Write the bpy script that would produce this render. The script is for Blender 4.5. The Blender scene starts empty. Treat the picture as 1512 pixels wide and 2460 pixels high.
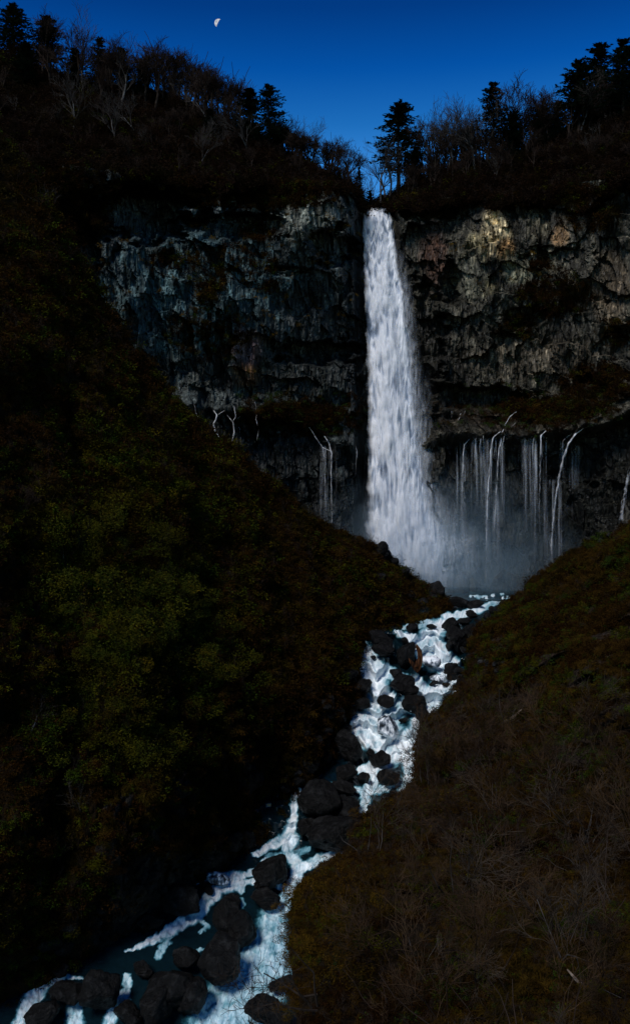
import bpy, math, random
import numpy as np
from mathutils import Vector, Matrix
R = math.radians
rng = np.random.default_rng(7)
random.seed(7)
SC = bpy.context.scene
COL = SC.collection

# ------------------------------------------------------------------ camera, sky, sun, exposure
# metres; camera at the origin on its viewing deck, +Y towards the falls.  The falls stand ~230 m off.
FPX, CX, HY = 2130.0, 756.0, 1150.0          # focal length and eye level on a 1512 x 2460 picture grid
cam_d = bpy.data.cameras.new('camera'); cam = bpy.data.objects.new('camera', cam_d); COL.objects.link(cam)
cam.location = (0, 0, 0); cam.rotation_euler = (R(90), 0, 0)
cam_d.sensor_fit = 'HORIZONTAL'; cam_d.sensor_width = 36; cam_d.lens = FPX/1512*36
cam_d.shift_y = -(1230-HY)/1512
cam_d.clip_start = 0.5; cam_d.clip_end = 9000
SC.camera = cam
SUN_AZ, SUN_EL = R(-150), R(48)              # azimuth from +Y towards +X
world = bpy.data.worlds.new('World'); SC.world = world; world.use_nodes = True
wn = world.node_tree; wn.nodes.clear()
sky = wn.nodes.new('ShaderNodeTexSky'); sky.sky_type = 'NISHITA'; sky.sun_disc = False
sky.sun_elevation = SUN_EL; sky.sun_rotation = SUN_AZ
sky.altitude = 1300; sky.air_density = 1.0; sky.dust_density = 0.3; sky.ozone_density = 3.0
hs = wn.nodes.new('ShaderNodeHueSaturation'); hs.inputs['Saturation'].default_value = 1.35; hs.inputs['Value'].default_value = 1.0
mul = wn.nodes.new('ShaderNodeMix'); mul.data_type = 'RGBA'; mul.blend_type = 'MULTIPLY'
mul.inputs['Factor'].default_value = 1.0; mul.inputs['B'].default_value = (0.55*4, 0.72*4, 4.0, 1)
elv = wn.nodes.new('ShaderNodeSeparateXYZ'); tcw = wn.nodes.new('ShaderNodeTexCoord'); wn.links.new(tcw.outputs['Generated'], elv.inputs[0])
grd = wn.nodes.new('ShaderNodeValToRGB'); ge = grd.color_ramp.elements      # deepening of the clear evening blue with height
for q_ in range(5): ge.new(0.5)
for q_, (z_, c_) in enumerate([(0.0, (1.0, .92, .6)), (.29, (1.0, .95, .74)), (.34, (.9, .9, .72)), (.37, (.42, .68, .60)), (.42, (.05, .42, .50)), (.47, (.03, .25, .335)), (.9, (.12, .22, .24))]):
    ge[q_].position = z_; ge[q_].color = (*c_, 1)
mul2 = wn.nodes.new('ShaderNodeMix'); mul2.data_type = 'RGBA'; mul2.blend_type = 'MULTIPLY'; mul2.inputs['Factor'].default_value = 1.0
bg = wn.nodes.new('ShaderNodeBackground'); bg.inputs['Strength'].default_value = 0.055
wo = wn.nodes.new('ShaderNodeOutputWorld')
wn.links.new(sky.outputs[0], hs.inputs['Color']); wn.links.new(hs.outputs[0], mul.inputs['A'])
wn.links.new(elv.outputs[2], grd.inputs[0]); wn.links.new(mul.outputs['Result'], mul2.inputs['A']); wn.links.new(grd.outputs[0], mul2.inputs['B']); wn.links.new(mul2.outputs['Result'], bg.inputs['Color']); wn.links.new(bg.outputs[0], wo.inputs['Surface'])
sun_d = bpy.data.lights.new('sun', 'SUN'); sun_d.energy = 3.4; sun_d.angle = R(16); sun_d.color = (1.0, 0.965, 0.93)
sun = bpy.data.objects.new('sun', sun_d); COL.objects.link(sun)
Ldir = Vector((math.sin(SUN_AZ)*math.cos(SUN_EL), math.cos(SUN_AZ)*math.cos(SUN_EL), math.sin(SUN_EL)))
sun.rotation_euler = Ldir.to_track_quat('Z', 'Y').to_euler()
SC.view_settings.view_transform = 'Standard'; SC.view_settings.look = 'None'
SC.view_settings.exposure = 0.0; SC.view_settings.gamma = 1.0; SC.view_settings.use_curve_mapping = False
SC.render.engine = 'CYCLES'
cy = SC.cycles
cy.use_denoising = True; cy.max_bounces = 5; cy.diffuse_bounces = 2; cy.glossy_bounces = 2
cy.transparent_max_bounces = 16; cy.volume_bounces = 1; cy.transmission_bounces = 2
cy.volume_step_rate = 1.0; cy.volume_max_steps = 64; cy.caustics_reflective = False; cy.caustics_refractive = False
cy.use_adaptive_sampling = True; cy.adaptive_threshold = 0.01

# ------------------------------------------------------------------ numpy noise
_P = np.random.default_rng(3).permutation(256).astype(np.int64); _P = np.concatenate([_P, _P, _P])
_G = np.random.default_rng(4).normal(size=(256, 3)); _G /= np.linalg.norm(_G, axis=1)[:, None]
def gnoise(x, y, z=0.0):
    x, y, z = np.broadcast_arrays(np.asarray(x, float), np.asarray(y, float), np.asarray(z, float))
    xi = np.floor(x).astype(np.int64); yi = np.floor(y).astype(np.int64); zi = np.floor(z).astype(np.int64)
    fx, fy, fz = x-xi, y-yi, z-zi; xi &= 255; yi &= 255; zi &= 255
    u = fx*fx*fx*(fx*(fx*6-15)+10); v = fy*fy*fy*(fy*(fy*6-15)+10); w = fz*fz*fz*(fz*(fz*6-15)+10)
    def c(i, j, k):
        g = _G[_P[_P[_P[xi+i]+yi+j]+zi+k]]
        return g[..., 0]*(fx-i)+g[..., 1]*(fy-j)+g[..., 2]*(fz-k)
    a = c(0,0,0)*(1-u)+c(1,0,0)*u; b = c(0,1,0)*(1-u)+c(1,1,0)*u
    d = c(0,0,1)*(1-u)+c(1,0,1)*u; e = c(0,1,1)*(1-u)+c(1,1,1)*u
    return ((a*(1-v)+b*v)*(1-w)+(d*(1-v)+e*v)*w)*1.6
def fbm(x, y, z=0.0, o=4, g=0.5, l=2.03):
    s = 0; a = 1; f = 1; n = 0
    for i in range(o):
        s = s+a*gnoise(np.asarray(x)*f+i*17.3, np.asarray(y)*f+i*5.1, np.asarray(z)*f+i*9.7); n += a; a *= g; f *= l
    return s/n*1.3
_H = np.random.default_rng(5).random((256, 6))
def worley(x, y):
    """returns F1, F2, random of the nearest cell, offset to its centre"""
    xi = np.floor(x).astype(np.int64); yi = np.floor(y).astype(np.int64)
    f1 = np.full(x.shape, 9.0); f2 = np.full(x.shape, 9.0); idn = np.zeros(x.shape, np.int64)
    dx1 = np.zeros(x.shape); dy1 = np.zeros(x.shape)
    for i in (-1, 0, 1):
        for j in (-1, 0, 1):
            h = _P[_P[(xi+i) & 255]+((yi+j) & 255)]
            dx = xi+i+0.1+0.8*_H[h, 0]-x; dy = yi+j+0.1+0.8*_H[h, 1]-y
            d = np.sqrt(dx*dx+dy*dy); m = d < f1
            f2 = np.where(m, f1, np.minimum(f2, d)); f1 = np.where(m, d, f1)
            idn = np.where(m, h, idn); dx1 = np.where(m, dx, dx1); dy1 = np.where(m, dy, dy1)
    return f1, f2, idn, dx1, dy1
def facet(x, y, tilt=0.5, crack=0.25):
    f1, f2, h, dx, dy = worley(x, y)
    v = (_H[h, 2]-0.5)*1.2+tilt*2*((_H[h, 3]-0.5)*dx+(_H[h, 4]-0.5)*dy)
    return v-crack*np.clip(1-(f2-f1)*7, 0, 1), _H[h, 5]
def sstep(a, b, x):
    t = np.clip((x-a)/(b-a), 0, 1); return t*t*(3-2*t)
def I(x, pts, k=1):
    pts = sorted(pts, key=lambda p: p[0]); return np.interp(x, [p[0] for p in pts], [p[k] for p in pts])
def P3(px, py, Y):
    px, py, Y = np.broadcast_arrays(np.asarray(px, float), np.asarray(py, float), np.asarray(Y, float))
    return np.stack([(px-CX)/FPX*Y, Y, (HY-py)/FPX*Y], -1)
def proj(P): return CX+P[..., 0]/P[..., 1]*FPX, HY-P[..., 2]/P[..., 1]*FPX

# ------------------------------------------------------------------ mesh + object helpers
def mesh_np(name, V, F, mat=None, smooth=False, attrs=None):
    V = np.asarray(V, np.float32).reshape(-1, 3); F = np.asarray(F, np.int32)
    me = bpy.data.meshes.new(name); n = F.shape[1]
    me.vertices.add(len(V)); me.vertices.foreach_set('co', V.ravel())
    me.loops.add(F.size); me.loops.foreach_set('vertex_index', F.ravel())
    me.polygons.add(len(F)); me.polygons.foreach_set('loop_start', np.arange(0, F.size, n, dtype=np.int32))
    me.polygons.foreach_set('loop_total', np.full(len(F), n, np.int32))
    me.polygons.foreach_set('use_smooth', np.full(len(F), smooth, bool))
    for k, a in (attrs or {}).items():
        a = np.asarray(a, np.float32)
        if a.reshape(len(V), -1).shape[1] == 1:
            at = me.attributes.new(k, 'FLOAT', 'POINT'); at.data.foreach_set('value', a.ravel())
        else:
            at = me.attributes.new(k, 'FLOAT_VECTOR', 'POINT'); at.data.foreach_set('vector', a.reshape(-1, 3).ravel())
    me.update(calc_edges=True); me.validate()
    if mat: me.materials.append(mat)
    return me
def grid_faces(r, c, keep=None, flip=False):
    i = np.arange(r*c).reshape(r, c)
    f = np.stack([i[:-1, :-1], i[1:, :-1], i[1:, 1:], i[:-1, 1:]], -1)
    if flip: f = f[..., ::-1]
    f = f.reshape(-1, 4)
    if keep is not None:
        k = keep.ravel(); f = f[k[f].all(1)]
    return f
def compact(V, F, attrs):
    u, inv = np.unique(F, return_inverse=True)
    return V.reshape(-1, 3)[u], inv.reshape(F.shape), {k: np.asarray(a).reshape(V.reshape(-1, 3).shape[0], -1)[u] for k, a in attrs.items()}
def link(name, me, parent=None, loc=None, **p):
    o = bpy.data.objects.new(name, me); COL.objects.link(o)
    if parent is not None: o.parent = parent
    if loc is not None: o.location = loc
    for k, v in p.items(): o[k] = v
    return o
def thing(name, label, cat, loc=(0, 0, 0), group=None, me=None, rz=0.0, s=None):
    o = bpy.data.objects.new(name, me); COL.objects.link(o); o.location = loc; o.rotation_euler = (0, 0, rz)
    if s is not None: o.scale = s if hasattr(s, '__len__') else (s, s, s)
    o['label'] = label; o['category'] = cat
    if group: o['group'] = group
    return o

# ------------------------------------------------------------------ materials
class M:
    def __init__(s, name):
        s.m = bpy.data.materials.new(name); s.m.use_nodes = True; s.t = s.m.node_tree; s.t.nodes.clear()
        s.out = s.t.nodes.new('ShaderNodeOutputMaterial')
    def n(s, typ, **k):
        nd = s.t.nodes.new(typ)
        for a, v in k.items():
            if a in nd.inputs.keys() or isinstance(a, int): nd.inputs[a].default_value = v
            else: setattr(nd, a, v)
        return nd
    def l(s, a, b): s.t.links.new(a, b)
    def pos(s): return s.n('ShaderNodeNewGeometry').outputs['Position']
    def noise(s, vec, scale, detail=4, rough=0.55, stretch=None):
        if stretch:
            mp = s.n('ShaderNodeMapping'); mp.inputs['Scale'].default_value = stretch; s.l(vec, mp.inputs[0]); vec = mp.outputs[0]
        nd = s.n('ShaderNodeTexNoise'); nd.inputs['Scale'].default_value = scale; nd.inputs['Detail'].default_value = detail
        nd.inputs['Roughness'].default_value = rough; s.l(vec, nd.inputs['Vector']); return nd.outputs['Fac']
    def ramp(s, fac, stops):
        r = s.n('ShaderNodeValToRGB'); e = r.color_ramp.elements
        while len(e) < len(stops): e.new(0.5)
        for i, (p, c) in enumerate(stops):
            e[i].position = p; e[i].color = (c[0], c[1], c[2], 1) if hasattr(c, '__len__') else (c, c, c, 1)
        s.l(fac, r.inputs[0]); return r.outputs[0]
    def attr(s, name):
        a = s.n('ShaderNodeAttribute'); a.attribute_name = name; return a
    def mix(s, f, a, b, mode='MIX'):
        m = s.n('ShaderNodeMix'); m.data_type = 'RGBA'; m.blend_type = mode
        for v, k in ((f, 'Factor'), (a, 'A'), (b, 'B')):
            if hasattr(v, 'is_linked') : s.l(v, m.inputs[k])
            elif k == 'Factor': m.inputs[k].default_value = v
            else: m.inputs[k].default_value = (v[0], v[1], v[2], 1)
        return m.outputs['Result']
    def math(s, op, a, b=None, c=None):
        m = s.n('ShaderNodeMath'); m.operation = op
        for i, v in enumerate((a, b, c)):
            if v is None: continue
            if hasattr(v, 'is_linked'): s.l(v, m.inputs[i])
            else: m.inputs[i].default_value = v
        return m.outputs[0]
    def bsdf(s, col, rough=0.8, spec=0.3, bump=None, bd=0.1, bs=1.0, alpha=None, sub=None, transl=None):
        b = s.n('ShaderNodeBsdfPrincipled')
        for v, k in ((col, 'Base Color'), (rough, 'Roughness'), (None, 'Alpha')):
            if v is None: continue
            if hasattr(v, 'is_linked'): s.l(v, b.inputs[k])
            elif hasattr(v, '__len__'): b.inputs[k].default_value = (v[0], v[1], v[2], 1)
            else: b.inputs[k].default_value = v
        b.inputs['Specular IOR Level'].default_value = spec
        if bump is not None:
            bn = s.n('ShaderNodeBump'); bn.inputs['Distance'].default_value = bd; bn.inputs['Strength'].default_value = bs
            s.l(bump, bn.inputs['Height']); s.l(bn.outputs[0], b.inputs['Normal'])
        res = b.outputs[0]
        if transl is not None:
            t = s.n('ShaderNodeBsdfTranslucent')
            if hasattr(transl, 'is_linked'): s.l(transl, t.inputs[0])
            else: t.inputs[0].default_value = (*transl, 1)
            ad = s.n('ShaderNodeMixShader'); ad.inputs[0].default_value = 0.3
            s.l(res, ad.inputs[1]); s.l(t.outputs[0], ad.inputs[2]); res = ad.outputs[0]
        if alpha is not None:
            tp = s.n('ShaderNodeBsdfTransparent'); mx = s.n('ShaderNodeMixShader')
            if hasattr(alpha, 'is_linked'): s.l(alpha, mx.inputs[0])
            else: mx.inputs[0].default_value = alpha
            s.l(tp.outputs[0], mx.inputs[1]); s.l(res, mx.inputs[2]); res = mx.outputs[0]
        s.l(res, s.out.inputs['Surface']); return b

def mat_cliff():
    m = M('wet_basalt_cliff'); p = m.pos()
    n1 = m.noise(p, 0.7, 6, 0.62, (1, 1, 0.3)); n2 = m.noise(p, 0.12, 4); n3 = m.noise(p, 1.25, 4, 0.7, (1, 1, 0.22)); n4 = m.noise(p, 3.2, 4, 0.7, (1, 1, 0.5))
    base = m.ramp(n1, [(0.34, (0.012, 0.0135, 0.013)), (0.50, (0.026, 0.029, 0.027)), (0.62, (0.052, 0.056, 0.051)), (0.76, (0.11, 0.115, 0.105))])
    tint = m.attr('tint').outputs['Color']                     # rock colours (rust, slate) plus painted lit faces and recess shade
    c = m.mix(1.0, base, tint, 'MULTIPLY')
    c = m.mix(1.0, c, m.ramp(n4, [(0.35, 0.7), (0.65, 1.2)]), 'MULTIPLY')
    st = m.ramp(n3, [(0.38, 0.24), (0.54, 0.34), (0.60, 0.5), (0.68, 1.0)]); st = m.mix(1.0, st, (2.9, 3.0, 3.1), 'MULTIPLY'); c = m.mix(1.0, c, st, 'MULTIPLY')
    moss = m.attr('moss').outputs['Fac']
    mn = m.noise(p, 1.6, 5, 0.7); mf = m.math('MULTIPLY_ADD', mn, 1.6, -0.75); mf = m.math('ADD', mf, moss)
    mf = m.ramp(mf, [(0.45, 0.0), (0.6, 1.0)])
    mc = m.ramp(n2, [(0.35, (0.020, 0.010, 0.003)), (0.55, (0.024, 0.017, 0.003)), (0.7, (0.05, 0.030, 0.004))])
    c = m.mix(mf, c, mc)
    ro = m.ramp(n3, [(0.35, 0.42), (0.65, 0.75)])
    hb = m.math('ADD', n1, m.math('MULTIPLY', n3, 0.5))
    m.bsdf(c, ro, 0.2, hb, 0.45, 0.8); return m.m
def mat_boulder(name, k, moss=0.0):
    m = M(name); p = m.n('ShaderNodeTexCoord').outputs['Object']; w = m.pos()
    n1 = m.noise(w, 0.8, 7, 0.65); n2 = m.noise(w, 5, 4, 0.6)
    c = m.ramp(n1, [(0.3, (0.006*k, 0.006*k, 0.007*k)), (0.52, (0.018*k, 0.018*k, 0.019*k)), (0.68, (0.09*k, 0.093*k, 0.098*k))])
    sp = m.ramp(n2, [(0.62, 0.0), (0.72, 0.5)]); c = m.mix(sp, c, (0.07*k, 0.075*k, 0.07*k))
    if moss:
        mo = m.ramp(m.noise(w, 1.3, 5), [(0.5, 0.0), (0.62, moss)]); c = m.mix(mo, c, (0.02, 0.02, 0.005))
    m.bsdf(c, m.ramp(n2, [(0.3, 0.35), (0.7, 0.7)]), 0.12, m.math('ADD', n1, m.math('MULTIPLY', n2, 0.3)), 0.8, 1.0); return m.m
def mat_ground(name, cols, sc=0.35):
    m = M(name); p = m.pos()
    n1 = m.noise(p, sc, 6, 0.6); n2 = m.noise(p, 3.0, 5, 0.7)
    c = m.ramp(n1, [(0.3, cols[0]), (0.5, cols[1]), (0.68, cols[2])])
    c = m.mix(1.0, c, m.ramp(n2, [(0.35, 0.35), (0.65, 1.5)]), 'MULTIPLY')
    m.bsdf(c, 0.9, 0.03, m.math('ADD', n1, n2), 0.5, 1.0); return m.m
def mat_leaf(name, cols, sc=0.15, hi=1.6, k=0.62):
    m = M(name); p = m.pos(); n1 = m.noise(p, sc, 4, 0.6); n2 = m.noise(p, 2.5, 2)
    c = m.ramp(n1, [(0.34+0.32*i/(len(cols)-1), q) for i, q in enumerate(cols)])
    c = m.mix(1.0, c, (k, k, k*1.1), 'MULTIPLY')
    oi = m.n('ShaderNodeObjectInfo').outputs['Random']
    c = m.mix(1.0, c, m.ramp(oi, [(0.0, 0.55), (1.0, hi)]), 'MULTIPLY')
    c = m.mix(1.0, c, m.ramp(n2, [(0.35, 0.6), (0.65, 1.35)]), 'MULTIPLY')
    m.bsdf(c, 0.7, 0.03, transl=c); return m.m
def mat_bark(name, a, b, sc=3.0):
    m = M(name); p = m.pos(); n = m.noise(p, sc, 4, 0.6, (1, 1, 0.3))
    m.bsdf(m.ramp(n, [(0.35, a), (0.65, b)]), 0.85, 0.03); return m.m
def mat_falls():
    m = M('falling_water'); d = m.attr('dens').outputs['Fac']; al = m.attr('alpha').outputs['Fac']; p = m.pos()
    n = m.noise(p, 1.1, 4, 0.55, (1, 1, 0.2)); d2 = m.math('ADD', d, m.math('MULTIPLY_ADD', n, 0.5, -0.25))
    c = m.ramp(d2, [(0.0, (0.09, 0.12, 0.17)), (0.3, (0.34, 0.40, 0.50)), (0.6, (0.80, 0.82, 0.87)), (1.0, (0.88, 0.89, 0.92))])
    a = m.math('ADD', al, m.math('MULTIPLY_ADD', n, 0.5, -0.25)); a = m.ramp(a, [(0.1, 0.0), (0.75, 1.0)]); a = m.math('MULTIPLY', a, m.ramp(al, [(0.0, 0.0), (0.12, 1.0)]))
    m.bsdf(c, 0.9, 0.1, alpha=a, transl=c); return m.m
def mat_veil():
    m = M('water_spray'); d = m.attr('dens').outputs['Fac']; al = m.attr('alpha').outputs['Fac']; p = m.pos()
    n = m.noise(p, 1.6, 4, 0.7, (1, 1, 0.12))
    a = m.math('MULTIPLY', al, m.ramp(n, [(0.35, 0.25), (0.65, 1.4)]))
    m.bsdf((0.75, 0.8, 0.88), 0.9, 0.05, alpha=a, transl=(0.75, 0.8, 0.88)); return m.m
def mat_river():
    m = M('river_water'); f = m.attr('foam').outputs['Fac']; p = m.pos()
    n = m.noise(p, 2.2, 5, 0.6); f2 = m.math('ADD', f, m.math('MULTIPLY_ADD', n, 0.14, -0.07))
    c = m.ramp(f2, [(0.06, (0.002, 0.008, 0.012)), (0.24, (0.012, 0.06, 0.085)), (0.42, (0.09, 0.23, 0.29)), (0.62, (0.30, 0.45, 0.52)), (0.98, (0.74, 0.79, 0.82))])
    ro = m.ramp(f2, [(0.1, 0.12), (0.5, 0.7)])
    m.bsdf(c, ro, 0.3, n, 0.12, 0.5); return m.m
def mat_veiled():
    m = M('rock_under_running_water'); p = m.pos(); n = m.noise(p, 1.5, 5, 0.65, (1, 1, 0.3)); n2 = m.noise(p, 0.35, 3)
    f = m.math('ADD', n, m.math('MULTIPLY_ADD', n2, 1.0, -0.5)); c = m.ramp(f, [(0.36, (0.008, 0.010, 0.014)), (0.46, (0.10, 0.13, 0.17)), (0.58, (0.75, 0.80, 0.85))])
    m.bsdf(c, 0.5, 0.4, n, 0.3, 0.8); return m.m
VEILED = mat_veiled(); CLIFF = mat_cliff()
B_WET = mat_boulder('wet_dark_boulder', 0.17); B_DRY = mat_boulder('mossy_boulder', 0.4, 0.8)
G_LEFT = mat_ground('left_hillside_soil', [(0.008, 0.005, 0.002), (0.018, 0.011, 0.004), (0.03, 0.022, 0.007)])
G_RIGHT = mat_ground('right_bank_soil', [(0.008, 0.005, 0.003), (0.022, 0.013, 0.006), (0.04, 0.028, 0.012)])
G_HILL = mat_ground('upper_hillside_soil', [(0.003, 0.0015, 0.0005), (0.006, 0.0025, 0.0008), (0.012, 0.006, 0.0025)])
L_FIR = mat_leaf('fir_needles', [(0.003, 0.007, 0.004), (0.006, 0.012, 0.006)], 0.3)
L_OLIVE = mat_leaf('olive_leaves', [(0.045, 0.027, 0.002), (0.050, 0.049, 0.002), (0.022, 0.042, 0.003), (0.085, 0.060, 0.002)], 0.10)
L_BROWN = mat_leaf('withered_brown_leaves', [(0.015, 0.006, 0.001), (0.028, 0.012, 0.0015), (0.020, 0.016, 0.0015)], 0.10)
L_RUSSET = mat_leaf('russet_leaves', [(0.008, 0.0037, 0.0014), (0.014, 0.0062, 0.002), (0.010, 0.0075, 0.0018)], 0.10)
L_AMBER = mat_leaf('amber_leaves', [(0.05, 0.024, 0.002), (0.07, 0.038, 0.003), (0.035, 0.028, 0.002)], 0.5)
L_GRASS = mat_leaf('dry_grass', [(0.030, 0.016, 0.002), (0.055, 0.030, 0.004), (0.026, 0.023, 0.002)], 0.12)
L_MOSS = mat_leaf('green_moss_leaves', [(0.025, 0.05, 0.008), (0.04, 0.065, 0.01)], 0.3)
L_YELLOW = mat_leaf('yellow_autumn_leaves', [(0.10, 0.06, 0.008), (0.16, 0.09, 0.01)], 0.4)
BK_DARK = mat_bark('dark_bark', (0.008, 0.006, 0.005), (0.026, 0.020, 0.016))
BK_PALE = mat_bark('pale_birch_bark', (0.025, 0.024, 0.024), (0.085, 0.083, 0.082))
BK_TWIG = mat_bark('brown_twigs', (0.008, 0.005, 0.004), (0.026, 0.018, 0.014), 1.0)
BK_GREYT = mat_bark('grey_twigs', (0.010, 0.009, 0.008), (0.05, 0.045, 0.042), 1.0)
FALLS = mat_falls(); VEIL = mat_veil(); RIVER = mat_river()

# ------------------------------------------------------------------ river level: picture row -> height -> distance
RZ = [(1300, -27.5), (1442, -27.5), (1480, -29.3), (1530, -32), (1600, -36), (1700, -42), (1800, -47.5), (1880, -49.5), (1950, -51.5),
      (2010, -54), (2060, -55), (2130, -56.5), (2200, -58.2), (2300, -60), (2460, -63), (2700, -65.5), (3200, -68)]
def Zstep(py, w=0.0):
    q = (py+w)/46.0; k = np.floor(q); f = q-k; g = np.where(f < 0.6, f*0.5, 0.3+(f-0.6)/0.4*0.7)
    e = sstep(1485, 1520, py)*sstep(2120, 2060, py); return I(py, RZ)*(1-e)+e*I(46.0*(k+g)-w, RZ), f
def Yriver(px, py):
    w = fbm(px/55, py/200, 5, 3)*50+px*0.25; return float(-Zstep(py, w)[0]*FPX/(py-HY))
def Yw(py): return -I(py, RZ)*FPX/(np.asarray(py)-HY)

# ------------------------------------------------------------------ cliff (one continuous rock wall with real ledges and hollows)
YW = [(-400, 170), (-100, 186), (100, 200), (300, 212), (500, 220), (700, 226), (820, 228), (850, 229), (872, 237), (905, 241), (945, 238), (975, 233), (1040, 231),
      (1100, 230), (1300, 222), (1512, 206), (1700, 192), (1950, 178)]
RIM = [(-400, 360), (0, 392), (150, 398), (300, 420), (400, 432), (500, 442), (600, 440), (700, 446), (780, 448), (830, 456), (850, 470), (862, 503), (872, 508), (945, 508),
       (960, 498), (1000, 488), (1060, 480), (1120, 474), (1180, 480), (1300, 468), (1400, 442), (1512, 424), (1700, 400), (1950, 380)]
CREST = [(-400, 40), (-100, 95), (0, 135), (100, 170), (200, 200), (300, 218), (400, 232), (500, 275), (600, 322), (700, 378), (760, 412), (820, 436), (850, 458), (861, 500), (868, 505),
         (880, 500), (900, 492), (950, 468), (1000, 440), (1080, 408), (1150, 396), (1250, 372), (1350, 322), (1420, 290), (1512, 242), (1700, 180), (1950, 120)]
def cliff_depth(px, py):
    Y = I(px, YW).astype(float)
    # talus ledges that carry the springs: come forward, then an undercut lip
    lt = I(px, [(300, 900), (480, 930), (600, 945), (800, 975), (868, 985), (960, 1020), (1080, 1015), (1200, 985), (1300, 950), (1400, 900), (1512, 850), (1700, 800)])
    lp = I(px, [(300, 960), (480, 975), (560, 985), (640, 990), (720, 1000), (800, 1055), (868, 1080), (960, 1080), (1060, 1050), (1100, 1045), (1200, 1040), (1300, 1036), (1400, 1028), (1512, 985), (1700, 950)])
    wob = fbm(px/60, py/200+3, 0.5, 4)*22; lp = lp+wob; lt = lt+wob*1.4
    fw = I(px, [(300, 4), (640, 4), (850, 4), (872, 1), (985, 1), (1080, 10), (1300, 15), (1512, 16), (1700, 16)])
    t = np.clip((py-lt)/(lp-lt), 0, 1)
    Y -= fw*t
    Y += (fw*0.5+1.5)*sstep(0, 26, py-lp)*sstep(0, 0.1, fw-1.01)
    # hollows and overhangs: (cx, cy, rx, ry, depth)
    for cx, cyy, rx, ry, d in [(330, 505, 150, 75, 11), (560, 540, 130, 35, 7), (800, 590, 60, 45, 8), (770, 845, 105, 30, 8), (690, 650, 55, 14, 3), (855, 700, 25, 220, 3),
                               (1030, 505, 70, 22, 6), (1082, 680, 20, 60, 7), (1130, 955, 150, 30, 8), (1010, 820, 60, 150, 5), (1000, 930, 60, 60, 5), (200, 640, 50, 120, 6),
                               (1350, 620, 90, 30, 2), (1250, 760, 60, 25, 2.5), (1390, 1120, 60, 50, 3)]:
        q = np.sqrt(((px-cx)/rx)**2+((py-cyy)/ry)**2)+0.65*fbm(px/38, py/26, cx, 4)
        Y += d*sstep(1.15, 0.75, q)
    # bulging buttresses
    for cx, cyy, rx, ry, d in [(715, 530, 90, 110, 5), (800, 510, 35, 75, 4), (450, 720, 230, 190, 3), (1170, 560, 60, 80, 4), (1250, 700, 150, 110, 4), (900, 640, 1, 1, 0)]:
        q = ((px-cx)/rx)**2+((py-cyy)/ry)**2; Y -= d*np.exp(-q)*1.2
    return Y
NC, NR = 640, 400
pxs = np.linspace(-380, 1900, NC)
# finer columns in view
w_ = np.interp(np.linspace(0, 1, NC), [0, 0.06, 0.94, 1], [-380, -30, 1540, 1900]); pxs = w_
tt = np.linspace(0, 1, NR)
rim = I(pxs, RIM)-4-6*np.abs(fbm(pxs/30, 5.5, 0, 4))
PX = np.broadcast_to(pxs, (NR, NC)); PY = rim[None]+(1475-rim[None])*tt[:, None]**1.0
Yc = cliff_depth(PX, PY)
Q = P3(PX, PY, Yc); X_, Z_ = Q[..., 0], Q[..., 2]
wx = fbm(X_/9, Z_/9, 1.5, 3); wz = fbm(X_/9, Z_/9, 7.5, 3)
lean = X_*0.25*np.sign(X_+10)
d0 = fbm(X_/22, Z_/30, 3.3, 4)*5.5
f1, id1 = facet((X_+wx*3)/7.5, (Z_+wz*3)/8.5, 0.9, 0)
f2, id2 = facet((X_+wx*1.0+0.12*Z_)/2.0, (Z_+wz*1.2+0.25*X_)/5.0, 1.3, 0.05)
f3, id3 = facet((X_+wx*.5+0.1*Z_)/0.8+9.3, (Z_+wz*.5+0.2*X_)/3.0+4.2, 1.4, 0.1)
col_ = np.abs(fbm((X_+wx*.8)/1.2, (Z_+wz)/10.0, 9.1, 3))          # upright columnar ribs
upper = sstep(1010, 960, PY)
disp = d0+f1*3.4+f2*1.6+f3*0.5-col_*1.7+fbm(X_/1.2, Z_/1.6, 5, 3)*0.45
disp *= 0.35+0.65*sstep(0, 30, np.abs(PX-905)-30)   # smooth, water-worn chute behind the falls
disp *= np.where(PY > 1050, 0.75, 1.0)
Yd = Yc-disp
V = P3(PX, PY, Yd)
# rock colour zones, some painting in warm light or recess shade
tint = np.ones((NR, NC, 3)); 
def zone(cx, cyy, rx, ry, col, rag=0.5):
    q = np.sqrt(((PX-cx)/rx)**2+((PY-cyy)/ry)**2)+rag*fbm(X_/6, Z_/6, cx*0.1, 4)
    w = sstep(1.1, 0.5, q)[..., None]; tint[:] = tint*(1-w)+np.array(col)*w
idv = ((0.5+0.95*id2)*(0.75+0.5*id3)*(0.7+0.6*id1))[..., None]
zone(470, 700, 270, 200, (1.15, 1.7, 1.9)); zone(640, 900, 300, 60, (0.75, 0.7, 0.65))
zone(720, 520, 95, 75, (3.2, 2.8, 2.4)); zone(810, 520, 30, 60, (2.6, 2.3, 2.1)); zone(570, 480, 60, 30, (2, 2.1, 2.1)); zone(1000, 520, 40, 12, (2.4, 2.6, 2.8))  # first zone paints warm light onto the rock by the left rim
zone(590, 830, 50, 55, (3.2, 1.8, 1.9)); zone(595, 900, 45, 38, (3.4, 1.6, 0.9)); zone(590, 945, 45, 18, (1.7, 1.6, 1.4))
zone(760, 760, 90, 50, (1.3, 1.2, 1.2)); zone(800, 850, 70, 60, (0.6, 0.6, 0.6))
zone(1045, 610, 40, 90, (1.7, 1.0, 0.9)); zone(1185, 560, 38, 70, (17, 14.5, 11), 0.4); zone(1140, 600, 30, 60, (6, 5.4, 4), 0.6); zone(1150, 690, 45, 30, (2.2, 2.0, 1.3))  # brightest zones paint the warm sunlit face into the rock colour
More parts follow.
